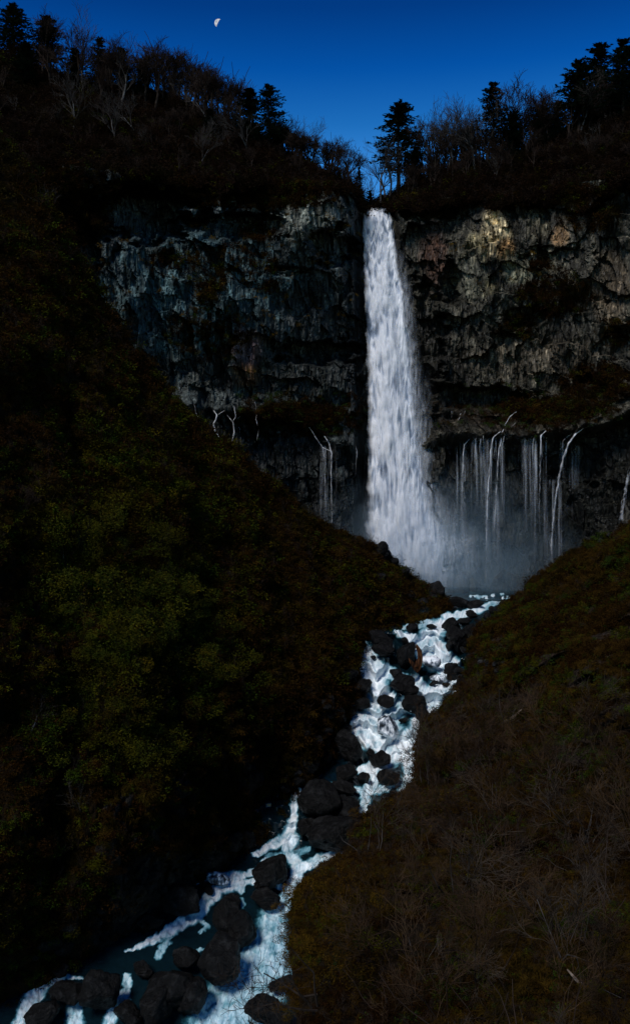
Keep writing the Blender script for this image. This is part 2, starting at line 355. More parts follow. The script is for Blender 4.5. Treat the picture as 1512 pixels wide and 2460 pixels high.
zone(1215, 600, 26, 34, (7, 4.4, 2.4)); zone(1345, 565, 25, 30, (5.5, 3.6, 2.4), 0.4); zone(1290, 540, 30, 50, (2.0, 1.9, 1.7)); zone(1250, 640, 60, 40, (3.6, 3.8, 3.4)); zone(1300, 640, 50, 35, (3.0, 3.0, 2.8)); zone(1130, 660, 50, 70, (2.4, 2.5, 2.4))
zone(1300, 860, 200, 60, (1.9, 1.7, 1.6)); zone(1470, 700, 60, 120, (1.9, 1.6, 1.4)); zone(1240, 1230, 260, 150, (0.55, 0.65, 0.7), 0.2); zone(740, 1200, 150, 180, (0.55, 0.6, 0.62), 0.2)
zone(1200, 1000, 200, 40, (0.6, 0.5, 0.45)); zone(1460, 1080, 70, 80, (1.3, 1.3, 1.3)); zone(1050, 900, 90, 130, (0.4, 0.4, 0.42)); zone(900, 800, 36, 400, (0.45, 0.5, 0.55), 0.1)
zone(1010, 840, 70, 160, (.3, .3, .32), .4); zone(850, 800, 26, 330, (0.5, 0.5, 0.55), 0.2)  # recess right of the falls: shade painted into the rock tint
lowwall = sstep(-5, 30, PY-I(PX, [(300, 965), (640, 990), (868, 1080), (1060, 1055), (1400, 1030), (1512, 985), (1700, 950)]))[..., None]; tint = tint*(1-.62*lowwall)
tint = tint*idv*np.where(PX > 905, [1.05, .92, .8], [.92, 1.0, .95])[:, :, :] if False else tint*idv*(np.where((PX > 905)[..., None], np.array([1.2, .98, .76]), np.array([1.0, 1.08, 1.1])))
moss = np.zeros((NR, NC))
def mzone(cx, cyy, rx, ry, k):
    global moss
    q = np.sqrt(((PX-cx)/rx)**2+((PY-cyy)/ry)**2); moss = np.maximum(moss, k*sstep(1.2, 0.3, q))
moss += 0.15
mzone(500, 450, 450, 40, 0.65); mzone(1300, 470, 250, 40, 0.6); mzone(1330, 710, 150, 90, 0.42); mzone(1240, 790, 80, 60, 0.38); mzone(1440, 900, 120, 40, .45); mzone(700, 1000, 200, 40, 0.6); mzone(1330, 985, 200, 40, 0.48); mzone(1430, 930, 130, 60, 0.48)
mzone(500, 800, 180, 120, 0.35); mzone(520, 640, 300, 90, 0.32); mzone(500, 700, 50, 45, .5); mzone(620, 480, 260, 36, .5); mzone(400, 620, 60, 40, .42); mzone(650, 690, 50, 30, .45); mzone(1300, 640, 60, 30, .4); mzone(1480, 800, 60, 60, .45); mzone(1420, 520, 130, 60, 0.4); mzone(620, 560, 60, 40, 0.4); mzone(150, 500, 150, 150, 0.6)
mzone(900, 800, 60, 600, 0.0)
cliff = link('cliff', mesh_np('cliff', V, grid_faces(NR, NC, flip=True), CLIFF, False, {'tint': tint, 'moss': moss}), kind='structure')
CL = dict(V=V, px=PX, py=PY)

# ------------------------------------------------------------------ forested slopes above the rim
def upper_hill():
    nc, nr = 520, 110
    px = np.interp(np.linspace(0, 1, nc), [0, 0.07, 0.93, 1], [-380, -30, 1540, 1900])
    rim = I(px, RIM); cr = np.minimum(I(px, CREST), rim-2); t = np.linspace(-0.07, 1.08, nr)[:, None]
    rim = rim+(fbm(px/34, 1.7, 0, 5)*34+10)*I(px, [(820, 1), (858, 0), (950, 0), (1000, 1)])
    PXh = np.broadcast_to(px, (nr, nc)); PYh = rim[None]+(cr-rim)[None]*np.clip(t, -1, 1)
    Yb = I(px, YW)[None]; rise = np.clip((rim-cr)[None]/230, 0.12, 1.2)
    Y = Yb+np.where(t < 0, t*-6, t*48*rise+4*np.abs(t)) - 3*sstep(0.15, 0.0, np.abs(t))
    back = np.clip(t-1, 0, 1); Y = Y+back*400; PYh = PYh+back*500
    Pq = P3(PXh, PYh, Y)
    n = fbm(Pq[..., 0]/14, Pq[..., 2]/14, Pq[..., 1]/14, 5)
    a = I(px, [(820, 1), (862, 0.15), (945, 0.15), (990, 0.7), (1050, 1)])[None]
    Y = Y-n*5*a-a*1.6*fbm(Pq[..., 0]/2.5, Pq[..., 2]/2.5, Pq[..., 1]/3, 3)
    V = P3(PXh, PYh-n*5*a, Y)
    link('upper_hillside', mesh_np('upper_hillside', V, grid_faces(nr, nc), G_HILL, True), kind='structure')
    return dict(V=V, px=PXh, py=PYh)
HILL = upper_hill()

# ------------------------------------------------------------------ left hillside
LC = [  # px, crest row, crest distance, bank row
 (-420, 60, 140, 2560), (-200, 140, 144, 2480), (0, 330, 150, 2410), (100, 450, 152, 2370), (160, 560, 154, 2330), (230, 690, 158, 2290), (300, 805, 161, 2245), (370, 900, 165, 2200), (450, 992, 170, 2140),
 (530, 1060, 174, 2090), (600, 1118, 178, 2045), (680, 1185, 184, 1970), (750, 1250, 189, 1870), (800, 1274, 193, 1815), (832, 1288, 195, 1770), (848, 1293, 197, 1700), (858, 1297, 198, 1560), (900, 1312, 200, 1540), (930, 1338, 202, 1530),
 (960, 1372, 204, 1510), (1000, 1396, 205, 1496), (1040, 1424, 205, 1485), (1075, 1448, 204, 1466)]
def left_hill():
    nc, nr = 400, 360
    px = np.interp(np.linspace(0, 1, nc), [0, 0.12, 1], [-420, -20, 1078])
    cr = I(px, LC, 1); Yk = I(px, LC, 2); bk = I(px, LC, 3)
    cr = cr+fbm(px/45, 3.1, 0, 4)*14*I(px, [(0, 1.6), (800, 0.8), (1000, 0.3)])
    t = np.linspace(0, 1, nr-26)[:, None]
    py = cr[None]+(bk-cr)[None]*t; Yb = Yw(bk)
    Y = 1/((1-t)/Yk[None]+t/Yb[None])
    bulge = I(px, [(-300, 20), (150, 17), (400, 15), (650, 9), (850, 3), (950, 0)])[None]
    Y = Y-bulge*np.sin(np.pi*t**0.9)
    Pq = P3(np.broadcast_to(px, py.shape), py, Y); x, y, z = Pq[..., 0], Pq[..., 1], Pq[..., 2]
    amp = sstep(0, 0.12, t)*sstep(1.02, 0.9, t)
    d = amp*(fbm(x/16, z/26, y/16, 4)*10+fbm(x/4, z/5, y/4, 4)*3)
    # rocky buttress above the lower river
    rock = sstep(0.55, 0.8, t)*sstep(120, 330, px)[None]*sstep(960, 800, px)[None]
    f, fid = facet((x+0.4*y)/5+fbm(x/5, z/5, 0, 2), z/6.5, 0.9); g, _ = facet((x+0.4*y)/1.6+3, z/2.4, 0.8)
    d = d+rock*(f*2.6+g*0.8)*sstep(1.02, 0.92, t)
    Y = Y-d
    # back of the ridge and the foot under water
    kb = np.linspace(1, 0.06, 16)[:, None]
    pyb = cr[None]+kb**1.4*260; Ybk = Yk[None]+kb*55
    kf = np.linspace(0.1, 1, 10)[:, None]
    pyf = bk[None]+kf*120; Yf = Yb[None]+kf*6
    PYl = np.concatenate([pyb, py, pyf]); Yl = np.concatenate([Ybk, Y, Yf]); PXl = np.broadcast_to(px, PYl.shape)
    V = P3(PXl, PYl, Yl)
    rk = np.concatenate([np.zeros_like(Ybk), np.broadcast_to(rock, Y.shape), np.ones_like(Yf)])
    m = M('left_hillside'); p = m.pos(); n1 = m.noise(p, 0.25, 5, 0.6); n2 = m.noise(p, 2.5, 6, 0.7); n3 = m.noise(p, 1.2, 5, 0.65, (1, 1, 0.35))
    c = m.ramp(n1, [(0.3, (0.004, 0.003, 0.001)), (0.5, (0.011, 0.006, 0.002)), (0.68, (0.014, 0.012, 0.003))])
    c = m.mix(1.0, c, m.ramp(n2, [(0.35, 0.35), (0.65, 1.6)]), 'MULTIPLY')
    rc = m.ramp(n3, [(0.38, (0.006, 0.006, 0.007)), (0.55, (0.02, 0.018, 0.016)), (0.72, (0.06, 0.05, 0.042))])
    rf = m.ramp(m.math('ADD', m.attr('rock').outputs['Fac'], m.math('MULTIPLY_ADD', n1, 1.6, -0.8)), [(0.5, 0.0), (0.7, 1.0)])
    m.bsdf(m.mix(rf, c, rc), 0.8, 0.05, m.math('ADD', n2, n3), 0.5, 1.0)
    link('left_hillside', mesh_np('left_hillside', V, grid_faces(*V.shape[:2], flip=True), m.m, True, {'rock': rk}), kind='structure')
    return dict(V=V[16:-10], px=PXl[16:-10], py=PYl[16:-10], rock=rk[16:-10])
LEFT = left_hill()

# ------------------------------------------------------------------ right bank (near side, falls away under the camera)
RS = [(1750, 1120, 160, 2000, 1100, 140), (1512, 1262, 172, 1900, 1300, 115), (1450, 1286, 177, 1880, 1380, 106), (1400, 1312, 182, 1860, 1450, 98), (1345, 1345, 188, 1840, 1500, 92), (1300, 1376, 193, 1820, 1560, 86),
      (1240, 1428, 197, 1810, 1650, 77), (1185, 1475, 186, 1800, 1720, 70), (1140, 1520, 174, 1800, 1780, 66), (1118, 1570, 166, 1800, 1830, 62), (1106, 1640, 156, 1800, 1880, 58), (1075, 1680, 150, 1800, 1925, 55),
      (1035, 1715, 142, 1800, 1965, 53), (996, 1760, 128, 1800, 2030, 50), (990, 1800, 120, 1800, 2070, 48), (989, 1850, 112, 1800, 2115, 46), (986, 1884, 105, 1800, 2160, 44), (935, 1922, 95, 1800, 2220, 41), (872, 1962, 84, 1800, 2280, 38),
      (842, 2005, 78, 1800, 2330, 36), (818, 2048, 72, 1800, 2370, 34), (728, 2106, 62, 1800, 2430, 32), (700, 2150, 58, 1800, 2480, 30), (692, 2210, 54, 1800, 2530, 28), (688, 2290, 50, 1800, 2620, 26), (698, 2380, 46, 1800, 2760, 23),
      (704, 2480, 42, 1800, 2900, 21), (725, 2700, 36, 1800, 3400, 16), (760, 3300, 24, 1800, 4500, 9)]
def right_bank():
    ns, nt = 420, 300
    A = np.array(RS, float); k = np.arange(len(A)); s = np.interp(np.linspace(0, 1, ns), [0, 0.05, 0.93, 1], [0, 1, len(A)-3, len(A)-1])
    S = np.stack([np.interp(s, k, A[:, i]) for i in range(6)], 1)
    ker = np.hanning(9); ker /= ker.sum()
    for i in (2, 4, 5): S[:, i] = np.convolve(np.pad(S[:, i], 4, 'edge'), ker, 'valid')
    S[:, 0] += 9*sstep(8, 10, s); S[:, 0] += fbm(s*1.6, 2.2, 0, 5)*15*sstep(0, 3, s); S[:, 1] += fbm(s*1.3, 9.2, 0, 3)*6
    t = np.linspace(0, 1, nt)[None]**1.15
    px = S[:, 0:1]+(S[:, 3:4]-S[:, 0:1])*t; py = S[:, 1:2]+(S[:, 4:5]-S[:, 1:2])*t; iY = (1-t)/S[:, 2:3]+t/S[:, 5:6]; Y = 1/iY
    Pq = P3(px, py, Y); x, y, z = Pq[..., 0], Pq[..., 1], Pq[..., 2]
    amp = sstep(0, 0.08, t)
    d = amp*(fbm(x/10, z/10, y/14, 4)*8+fbm(x/2.6, z/2.6, y/3, 4)*1.7)*np.clip(Y/90, 0.35, 1.2)
    f, _ = facet(x/3.5+fbm(x/4, z/4, 0, 2), (z+0.4*y)/3.5, 0.9)
    rock = sstep(0.52, 0.60, 0.5+0.5*fbm(x/7+4, z/7, y/9, 4)+.10*np.exp(-((px-1180)/90)**2-((py-1600)/110)**2))*sstep(45, 75, Y)
    Y = Y-d-rock*f*2.2
    kb = np.linspace(1, 0.08, 14)[None]
    pxb = S[:, 0:1]+kb*30; pyb = S[:, 1:2]+kb**1.2*150; Yb = S[:, 2:3]*(1+0.16*kb)
    PXr = np.concatenate([pxb, px], 1); PYr = np.concatenate([pyb, py], 1); Yr = np.concatenate([Yb, Y], 1)
    V = P3(PXr, PYr, Yr); rk = np.concatenate([np.zeros_like(Yb), rock], 1)
    m = M('right_bank'); p = m.pos(); n1 = m.noise(p, 0.3, 5, 0.6); n2 = m.noise(p, 3.5, 6, 0.7); n3 = m.noise(p, 1.8, 5, 0.65)
    c = m.ramp(n1, [(0.3, (0.003, 0.002, 0.001)), (0.5, (0.010, 0.006, 0.0025)), (0.68, (0.013, 0.012, 0.003))])
    c = m.mix(1.0, c, m.ramp(n2, [(0.35, 0.3), (0.65, 1.7)]), 'MULTIPLY')
    rc = m.ramp(n3, [(0.38, (0.007, 0.005, 0.004)), (0.55, (0.026, 0.018, 0.012)), (0.72, (0.085, 0.062, 0.043))])
    m.bsdf(m.mix(m.attr('rock').outputs['Fac'], c, rc), 0.8, 0.05, m.math('ADD', n2, n3), 0.4, 1.0)
    link('right_bank', mesh_np('right_bank', V, grid_faces(*V.shape[:2], flip=True), m.m, True, {'rock': rk}), kind='structure')
    return dict(V=V[:, 14:], px=PXr[:, 14:], py=PYr[:, 14:], rock=rk[:, 14:])
RIGHT = right_bank()
def at(surf, px, py):
    a, b = proj(surf['V']); d = (a-px)**2+(b-py)**2
    i = np.argmin(d+0.0*surf['V'][..., 1]); return Vector(surf['V'].reshape(-1, 3)[i])

# valley floor far below and around, so nothing hangs over a void
def valley_floor():
    n = 60; x = np.linspace(-400, 400, n); y = np.linspace(-120, 420, n); Xg, Yg = np.meshgrid(x, y)
    Zg = -72+fbm(Xg/60, Yg/60, 0, 3)*3
    link('valley_floor', mesh_np('valley_floor', np.stack([Xg, Yg, Zg], -1), grid_faces(n, n, flip=True), G_LEFT, True), kind='structure')
valley_floor()

# ------------------------------------------------------------------ river and pool
STROKES = [ # polyline of (px, py, radius), strength
 ([(1205, 1428, 4), (1165, 1436, 7), (1125, 1433, 3)], .8), ([(1215, 1436, 4), (1190, 1448, 8), (1150, 1464, 10), (1110, 1478, 12), (1072, 1480, 10)], .9), ([(1130, 1466, 6), (1100, 1490, 10), (1060, 1498, 12)], .9),
 ([(1062, 1496, 12), (1010, 1500, 12), (965, 1508, 5)], .7), ([(1055, 1508, 22), (1030, 1530, 26), (1045, 1565, 30), (1075, 1600, 30), (1085, 1650, 22)], 1),
 ([(945, 1518, 5), (985, 1532, 14), (1015, 1560, 26), (1040, 1590, 28)], .95),
 ([(845, 1535, 8), (868, 1560, 24), (892, 1600, 32), (900, 1650, 34), (925, 1685, 28), (900, 1715, 30), (870, 1760, 30)], 1), ([(900, 1600, 20), (950, 1625, 16), (985, 1640, 16)], .9),
 ([(1085, 1600, 24), (1060, 1650, 30), (1035, 1690, 30), (1020, 1725, 30), (1000, 1765, 30), (960, 1800, 34)], 1), ([(1000, 1640, 20), (1020, 1680, 34), (960, 1700, 20)], .9),
 ([(860, 1730, 22), (880, 1770, 34), (930, 1790, 30), (975, 1810, 30)], 1), ([(930, 1680, 20), (930, 1720, 40), (930, 1780, 40), (950, 1810, 30)], .85), ([(985, 1800, 20), (985, 1850, 20), (975, 1895, 18)], .95),
 ([(1000, 1800, 18), (940, 1822, 22), (900, 1842, 18), (860, 1852, 10)], .95), ([(880, 1845, 12), (900, 1870, 14), (885, 1905, 16), (868, 1940, 12), (880, 1975, 8)], .9), ([(950, 1880, 14), (905, 1900, 14)], .8),
 ([(795, 1884, 5), (750, 1888, 7), (712, 1898, 9), (706, 1930, 11), (707, 1965, 10), (697, 1990, 15), (688, 2015, 17), (650, 2032, 12), (615, 2052, 8)], 1), ([(832, 1890, 6), (870, 1900, 10)], .7),
 ([(700, 2015, 18), (690, 2045, 14), (712, 2075, 16), (715, 2110, 18), (700, 2150, 18)], .85), ([(830, 2052, 8), (770, 2062, 13), (725, 2085, 16)], .9), ([(740, 2040, 8), (700, 2055, 12), (640, 2058, 8)], .45),
 ([(705, 2120, 14), (690, 2160, 22), (660, 2200, 40), (655, 2250, 44), (630, 2300, 56), (585, 2360, 66), (540, 2420, 70), (500, 2480, 60)], .66),
 ([(690, 2240, 30), (680, 2300, 36), (650, 2380, 50), (600, 2440, 50)], .6),
 ([(640, 2060, 4), (600, 2100, 8), (560, 2108, 14), (510, 2106, 9), (470, 2122, 5)], .85), ([(575, 2125, 15), (530, 2135, 16), (497, 2165, 18), (478, 2195, 18), (435, 2220, 16), (395, 2245, 14), (350, 2268, 9), (305, 2285, 4)], .95),
 ([(580, 2140, 8), (590, 2120, 8), (640, 2118, 8), (680, 2135, 6)], .8), ([(470, 2200, 6), (500, 2225, 6), (480, 2240, 5)], .6), ([(410, 2250, 8), (392, 2275, 11), (380, 2300, 9)], .55), ([(500, 2278, 5), (450, 2290, 5)], .5),
 ([(155, 2300, 4), (125, 2330, 12), (95, 2375, 20), (65, 2420, 22), (45, 2480, 24)], .85), ([(198, 2350, 4), (150, 2346, 8), (115, 2368, 10)], .9), ([(190, 2385, 7), (178, 2420, 22), (180, 2470, 26)], .7),
 ([(305, 2345, 8), (305, 2380, 12), (290, 2410, 18), (262, 2450, 18), (255, 2480, 14)], .75), ([(760, 1845, 5), (720, 1880, 5)], .2), ([(580, 2160, 6), (580, 2180, 5)], .5)]
def water():
    nc, nr = 560, 520
    px = np.linspace(-60, 1300, nc)[None]*np.ones((nr, 1))
    py = np.interp(np.linspace(0, 1, nr), [0, 0.06, 1], [1385, 1440, 2540])[:, None]*np.ones((1, nc))
    foam = np.zeros((nr, nc)); sa = np.zeros((nr, nc)); sc_ = np.zeros((nr, nc)); best = np.full((nr, nc), 9.0)
    wpx = px+fbm(px/14, py/14, 2, 3)*7+fbm(px/40, py/40, 6, 2)*6; wpy = py+fbm(px/14, py/14, 8, 3)*5
    for si, (pl, k) in enumerate(STROKES):
        s0 = si*40.0
        for (x0, y0, r0), (x1, y1, r1) in zip(pl, pl[1:]):
            dx, dy = x1-x0, y1-y0; L = math.hypot(dx, dy)
            t = np.clip(((wpx-x0)*dx+(wpy-y0)*dy)/(L*L), 0, 1)
            cxn = wpx-(x0+dx*t); cyn = wpy-(y0+dy*t); d = np.sqrt(cxn**2+cyn**2)/(r0+(r1-r0)*t)
            m = d < best; sgn = cxn*dy/L-cyn*dx/L
            best = np.where(m, d, best); sa = np.where(m, s0+t*L, sa); sc_ = np.where(m, sgn, sc_)
            foam = np.maximum(foam, k*sstep(1.25, 0.55, d))
            s0 += L
    st = fbm(sa/30, sc_/2.8, 1.0, 4); st2 = fbm(sa/40, sc_/10, 4.0, 4); st3 = fbm(px/7, py/7, 4, 4)
    fs0 = Zstep(py, fbm(px/55, py/200, 5, 3)*50+px*0.25)[1]; drop = sstep(0.55, 0.68, fs0); pool = sstep(0.12, 0.3, fs0)*(1-drop)
    hp_ = fbm((px+py*0.3)/3.0, py/42, 1.0, 3)
    foam = foam*(0.88+drop*(0.42*hp_+0.06)+(1-drop)*(0.22*hp_+0.18*st+0.42*fbm(px/34, py/20, 12, 3)+0.06*st3)-0.14*pool*sstep(-.1, .35, st2+.1))
    foam += 0.10*np.clip(fbm(px/9, py/5, 3, 3)-0.1, 0, 1)*sstep(1460, 1480, py)
    Zr = I(py, RZ)
    turb = sstep(0.15, 0.6, foam); 
    wst = fbm(px/55, py/200, 5, 3)*50+px*0.25; Zs, fs = Zstep(py, wst); X3 = P3(px, py, -Zs*FPX/(py-HY)); x, y = X3[..., 0], X3[..., 1]
    f, _ = facet(x/4.0+fbm(x/3, y/3, 0, 2)*0.6, y/3.0, 0.7)
    h = turb*(fbm(px/15, py/26, 7, 3)*.45+hp_*.10+st3*.04)+fbm(x/1.1, y/0.9, 0, 3)*0.12*sstep(1450, 1480, py)+fbm(x/2.0, y/1.5, 0, 3)*0.06
    V = X3.copy(); V[..., 2] += h
    keepx = (px > I(py, [(1385, 300), (1440, 900), (1500, 780), (1700, 720), (1900, 560), (2100, 300), (2260, -60), (2500, -60)])) & (px < I(py, [(1385, 1300), (1440, 1300), (1500, 1230), (1650, 1180), (1800, 1110), (1900, 1060), (2000, 960), (2100, 880), (2300, 800), (2540, 820)]))
    F = grid_faces(nr, nc, keepx, True); V2, F2, at2 = compact(V, F, {'foam': foam})
    link('river', mesh_np('river', V2, F2, RIVER, True, at2), kind='structure')
    # plunge pool
    n = 200; gx, gy = np.meshgrid(np.linspace(-60, 110, n), np.linspace(200, 262, 90))
    gz = -27.49+fbm(gx/2.5, gy/2.5, 0, 3)*0.16
    fo = 0.12+0.35*np.exp(-(((gx-22)/16)**2+((gy-228)/6)**2))+0.12*fbm(gx/5, gy/3, 0, 3)
    link('plunge_pool', mesh_np('plunge_pool', np.stack([gx, gy, gz], -1), grid_faces(90, n, flip=True), RIVER, True, {'foam': fo}), kind='structure')
water()

# ------------------------------------------------------------------ main waterfall
FL = [(496, 869), (503, 868), (530, 866), (600, 869), (700, 871), (800, 873), (900, 874), (1000, 875), (1100, 877), (1180, 874), (1250, 868), (1310, 868), (1400, 880)]
FR = [(496, 936), (503, 938), (530, 944), (600, 955), (650, 960), (700, 972), (760, 980), (820, 988), (900, 998), (1000, 1004), (1100, 1016), (1180, 1030), (1250, 1060), (1330, 1098), (1400, 1120)]
def falls():
    root = thing('waterfall', 'tall white main waterfall plunging from the notch in the cliff into the pool', 'waterfall', (0, 0, 0))
    def sheet(name, l_off, r_off, y0, y1, nc, nr, dY, seed, mat, amp, dens0, alpha0, soft=0.2, top=500):
        py = np.interp(np.linspace(0, 1, nr), [0, 1], [y0, y1])[:, None]*np.ones((1, nc)); t = np.linspace(0, 1, nc)[None]*np.ones((nr, 1))
        l = I(py, FL)+l_off; r = I(py, FR)+r_off
        yy = (py-500)/900; px = l+(r-l)*t
        X0 = (px-CX)/FPX*231; Z0 = (HY-py)/FPX*231
        # arrowhead clumps that lengthen as they fall
        w = fbm(X0/3.0, Z0/7.0, seed, 3)
        cl = fbm((X0+w*0.9)/(1.2+0.9*yy), Z0/(4.2+7.0*yy)+np.abs(fbm(X0/1.8, Z0/24, seed+2, 2))*1.8, seed, 4, 0.42)
        bigc = fbm(X0/4.2, Z0/9.0, seed+5, 3); fine = fbm(X0/0.45, Z0/3.2, seed+8, 3)
        round_ = np.sin(np.pi*np.clip(t, 0.02, 0.98))**0.5
        fall = I(py, [(496, 0), (505, 0.6), (530, 2.5), (700, 5.5), (1000, 8), (1400, 10)])
        Y = 238.5-fall-round_*2.6*(0.5+yy)-amp*(cl*0.6+bigc*1.1+fine*0.08)+dY
        dens = dens0+0.95*cl+0.55*bigc+0.12*fine+0.12*(round_-0.7)-0.10*sstep(700, 520, py)
        ed = np.minimum(t, 1-t)*1.0
        ragl = 0.07*fbm(Z0/5.0, seed, 0, 4)+0.04
        alpha = alpha0*sstep(0, soft, ed-ragl*1.0)
        alpha = alpha*sstep(y0, y0+(6 if mat is FALLS else 200), py+2*cl)
        alpha = alpha*I(py, [(1300, 1.0), (1345, 0.75), (1385, 0.45), (1412, 0.2)])
        pxx = px+amp*fbm(X0/2.5, Z0/8, seed+3, 3)*2.0
        V = P3(pxx, py, Y)
        return link(name, mesh_np(name, V, grid_faces(nr, nc, flip=True), mat, True, {'dens': dens, 'alpha': alpha}), root)
    sheet('water_curtain', -5, 6, 497, 1412, 150, 620, 0, 1.0, FALLS, 1.0, 0.62, 1.0)
    sheet('water_curtain', 3, -14, 503, 1380, 90, 420, -2.2, 21.0, FALLS, 1.0, 0.7, 0.52, 0.3)
    sheet('spray_veil', 60, 26, 560, 1405, 70, 240, 1.0, 41.0, VEIL, 1.3, 0.8, 0.42, 0.5)
    sheet('spray_veil', 70, 52, 860, 1408, 70, 180, 2.0, 61.0, VEIL, 1.6, 0.8, 0.34, 0.5)
    sheet('spray_veil', -14, -60, 1120, 1408, 50, 100, -3.0, 81.0, VEIL, 1.6, 0.8, 0.35, 0.5)
    sheet('spray_veil', 20, 110, 1150, 1412, 80, 120, -1.0, 91.0, VEIL, 1.8, 0.8, 0.5, 0.45)
    sheet('spray_veil', 60, 200, 1230, 1412, 80, 100, 1.0, 95.0, VEIL, 1.8, 0.8, 0.3, 0.5)
    return root
falls()
# small side falls and springs: polylines of (px, py), widths, brightness, distance and label
def ribbon(name, parent, pts, w0, w1, Y, seed, a0=0.9, a1=0.3, step=4.0):
    pts = np.array(pts, float); seg = np.hypot(*np.diff(pts, axis=0).T); L = np.concatenate([[0], np.cumsum(seg)]); n = max(8, int(L[-1]/step))
    s = np.linspace(0, L[-1], n); cxp = np.interp(s, L, pts[:, 0]); cyp = np.interp(s, L, pts[:, 1]); u = s/L[-1]
    cxp = cxp+fbm(s/14, seed, 0, 3)*1.6
    Yv = np.interp(u, [0, 1], Y) if hasattr(Y, '__len__') else np.full(n, float(Y))
    nc = 7; t = np.linspace(-1, 1, nc)[None]; w = (w0+(w1-w0)*u)*0.8*(0.75+0.5*np.clip(fbm(s/9, seed+3, 0, 3)+0.3, 0, 1.5))
    px = cxp[:, None]+t*w[:, None]*0.5; py = cyp[:, None]+0*t; Yg = Yv[:, None]-0.5*(1-t*t)+0.2*fbm(px/2, py/8, seed, 2)
    al = (a1+(a0-a1)*(1-u)**1.6)[:, None]*(1-np.abs(t)**2.0)*np.clip(0.62+0.95*fbm(px/1.3, py/22, seed, 4), .08, 1.1); al[0] *= 0.4; al[-1] *= 0.1
    de = 0.75+0.4*fbm(px/2, py/18, seed, 3)
    return link(name, mesh_np(name, P3(px, py, Yg), grid_faces(n, nc, flip=True), FALLS, True, {'dens': de, 'alpha': np.clip(al, 0, 1)}), parent)
def depth_at(px, py):
    return at(CL, px, py).y
def side_fall(label, strands, group=None, veils=()):
    t = thing('small_waterfall', label, 'waterfall', (0, 0, 0), group)
    for i, (pts, w0, w1, a0, a1) in enumerate(strands):
        ds = [depth_at(p[0], p[1]) for p in pts]
        y0 = ds[0]-0.5; y1 = min(ds)-0.8 if len(pts) > 2 else min(y0, min(ds)-0.8)
        ribbon('water_strand', t, pts, w0, w1, (y0, y1), pts[0][0]*0.37+i, a0, a1)
        x0, yy0 = pts[-1] if len(pts) < 4 else pts[len(pts)//2]
    for c in veils: curtain(t, *c, seed=c[0]*.13)
def curtain(parent, x0, x1, y0, y1, a, Y=None, seed=0):
    n, nc = 90, 50; py = np.linspace(y0, y1, n)[:, None]*np.ones((1, nc)); t = np.linspace(0, 1, nc)[None]*np.ones((n, 1)); u = (py-y0)/(y1-y0)
    px = x0+(x1-x0)*t+(t-.5)*u*10; Yv = (Y or min(depth_at(x0, y0+6), depth_at(x1, y0+6), depth_at((x0+x1)/2, y0+60)))-1.0
    X0 = (px-CX)/FPX*Yv; st = fbm(X0/0.55+seed, u*1.3, seed, 4)+.5*fbm(X0/2.2+seed, u*.8, seed+4, 3)
    al = a*np.clip(0.25+1.5*st, 0, 1.2)*sstep(0, .12, np.minimum(t, 1-t))*(1-u)**1.1*sstep(0, .03+.05*np.abs(st), u)
    link('spray_veil', mesh_np('spray_veil', P3(px, py, Yv-0.3*st), grid_faces(n, nc, flip=True), VEIL, True, {'dens': np.ones_like(al), 'alpha': al}), parent)
side_fall('thin broken spring trickling down at the far left end of the ledge', [([(466, 968), (470, 990), (478, 1008), (486, 1030)], 4, 3, .7, .4)])
side_fall('left spring that parts round a dark rock in a ring shape', [([(512, 985), (522, 998), (512, 1020), (518, 1040), (530, 1052)], 6, 7, .9, .8), ([(540, 985), (520, 998)], 6, 4, .8, .6), ([(545, 996), (560, 1015), (562, 1040), (556, 1070)], 5, 5, .95, .6),
     ([(562, 975), (566, 1000), (560, 1012)], 4, 4, .7, .7), ([(578, 978), (576, 1000), (564, 1010)], 3, 4, .6, .6), ([(572, 1018), (578, 1045), (577, 1075)], 4, 3, .6, .2)])
side_fall('thin white spring falling straight between the ringed spring and the green moss', [([(611, 965), (617, 990), (614, 1008), (621, 1030), (616, 1062)], 4, 4, .8, .3)])
side_fall('twin spring zigzagging through green moss and dropping as two strands', [([(728, 1008), (745, 1030), (757, 1050), (776, 1078), (780, 1110), (780, 1160), (783, 1230)], 4, 6, .9, .3),
     ([(745, 992), (765, 1022)], 3, 3, .5, .5), ([(778, 1046), (790, 1065), (796, 1090), (795, 1140), (796, 1200), (797, 1258)], 6, 6, .95, .35), ([(774, 1074), (794, 1084)], 5, 5, .9, .9)], veils=[(768, 808, 1070, 1262, .4)])
side_fall('faint spring close to the left edge of the main waterfall', [([(853, 1070), (857, 1085), (855, 1110), (853, 1150)], 5, 5, .45, .1)])
side_fall('short spring among dark scree right of the main waterfall', [([(1108, 985), (1104, 1002), (1098, 1012)], 5, 4, .7, .4), ([(1117, 984), (1112, 1000)], 3, 3, .5, .4), ([(1084, 985), (1084, 1005)], 2, 2, .5, .2)])
side_fall('small rapids running down the scree above the lip', [([(1266, 972), (1248, 985), (1235, 992), (1222, 1003), (1212, 1020), (1205, 1040)], 6, 5, .8, .7), ([(1222, 975), (1212, 980)], 4, 3, .6, .4), ([(1238, 1015), (1225, 1028)], 4, 4, .6, .4)])
side_fall('short spring in the grass at the upper right of the ledge', [([(1330, 1000), (1328, 1010)], 5, 4, .6, .3), ([(1342, 998), (1338, 1012)], 4, 4, .6, .3)])
side_fall('thin fall nearest to the main waterfall on its right', [([(1128, 1053), (1115, 1068), (1111, 1100), (1109, 1160), (1107, 1230), (1105, 1300)], 6, 7, .8, .12), ([(1122, 1060), (1116, 1100), (1113, 1170)], 4, 5, .4, .08)], veils=[(1094, 1128, 1058, 1350, .4)])
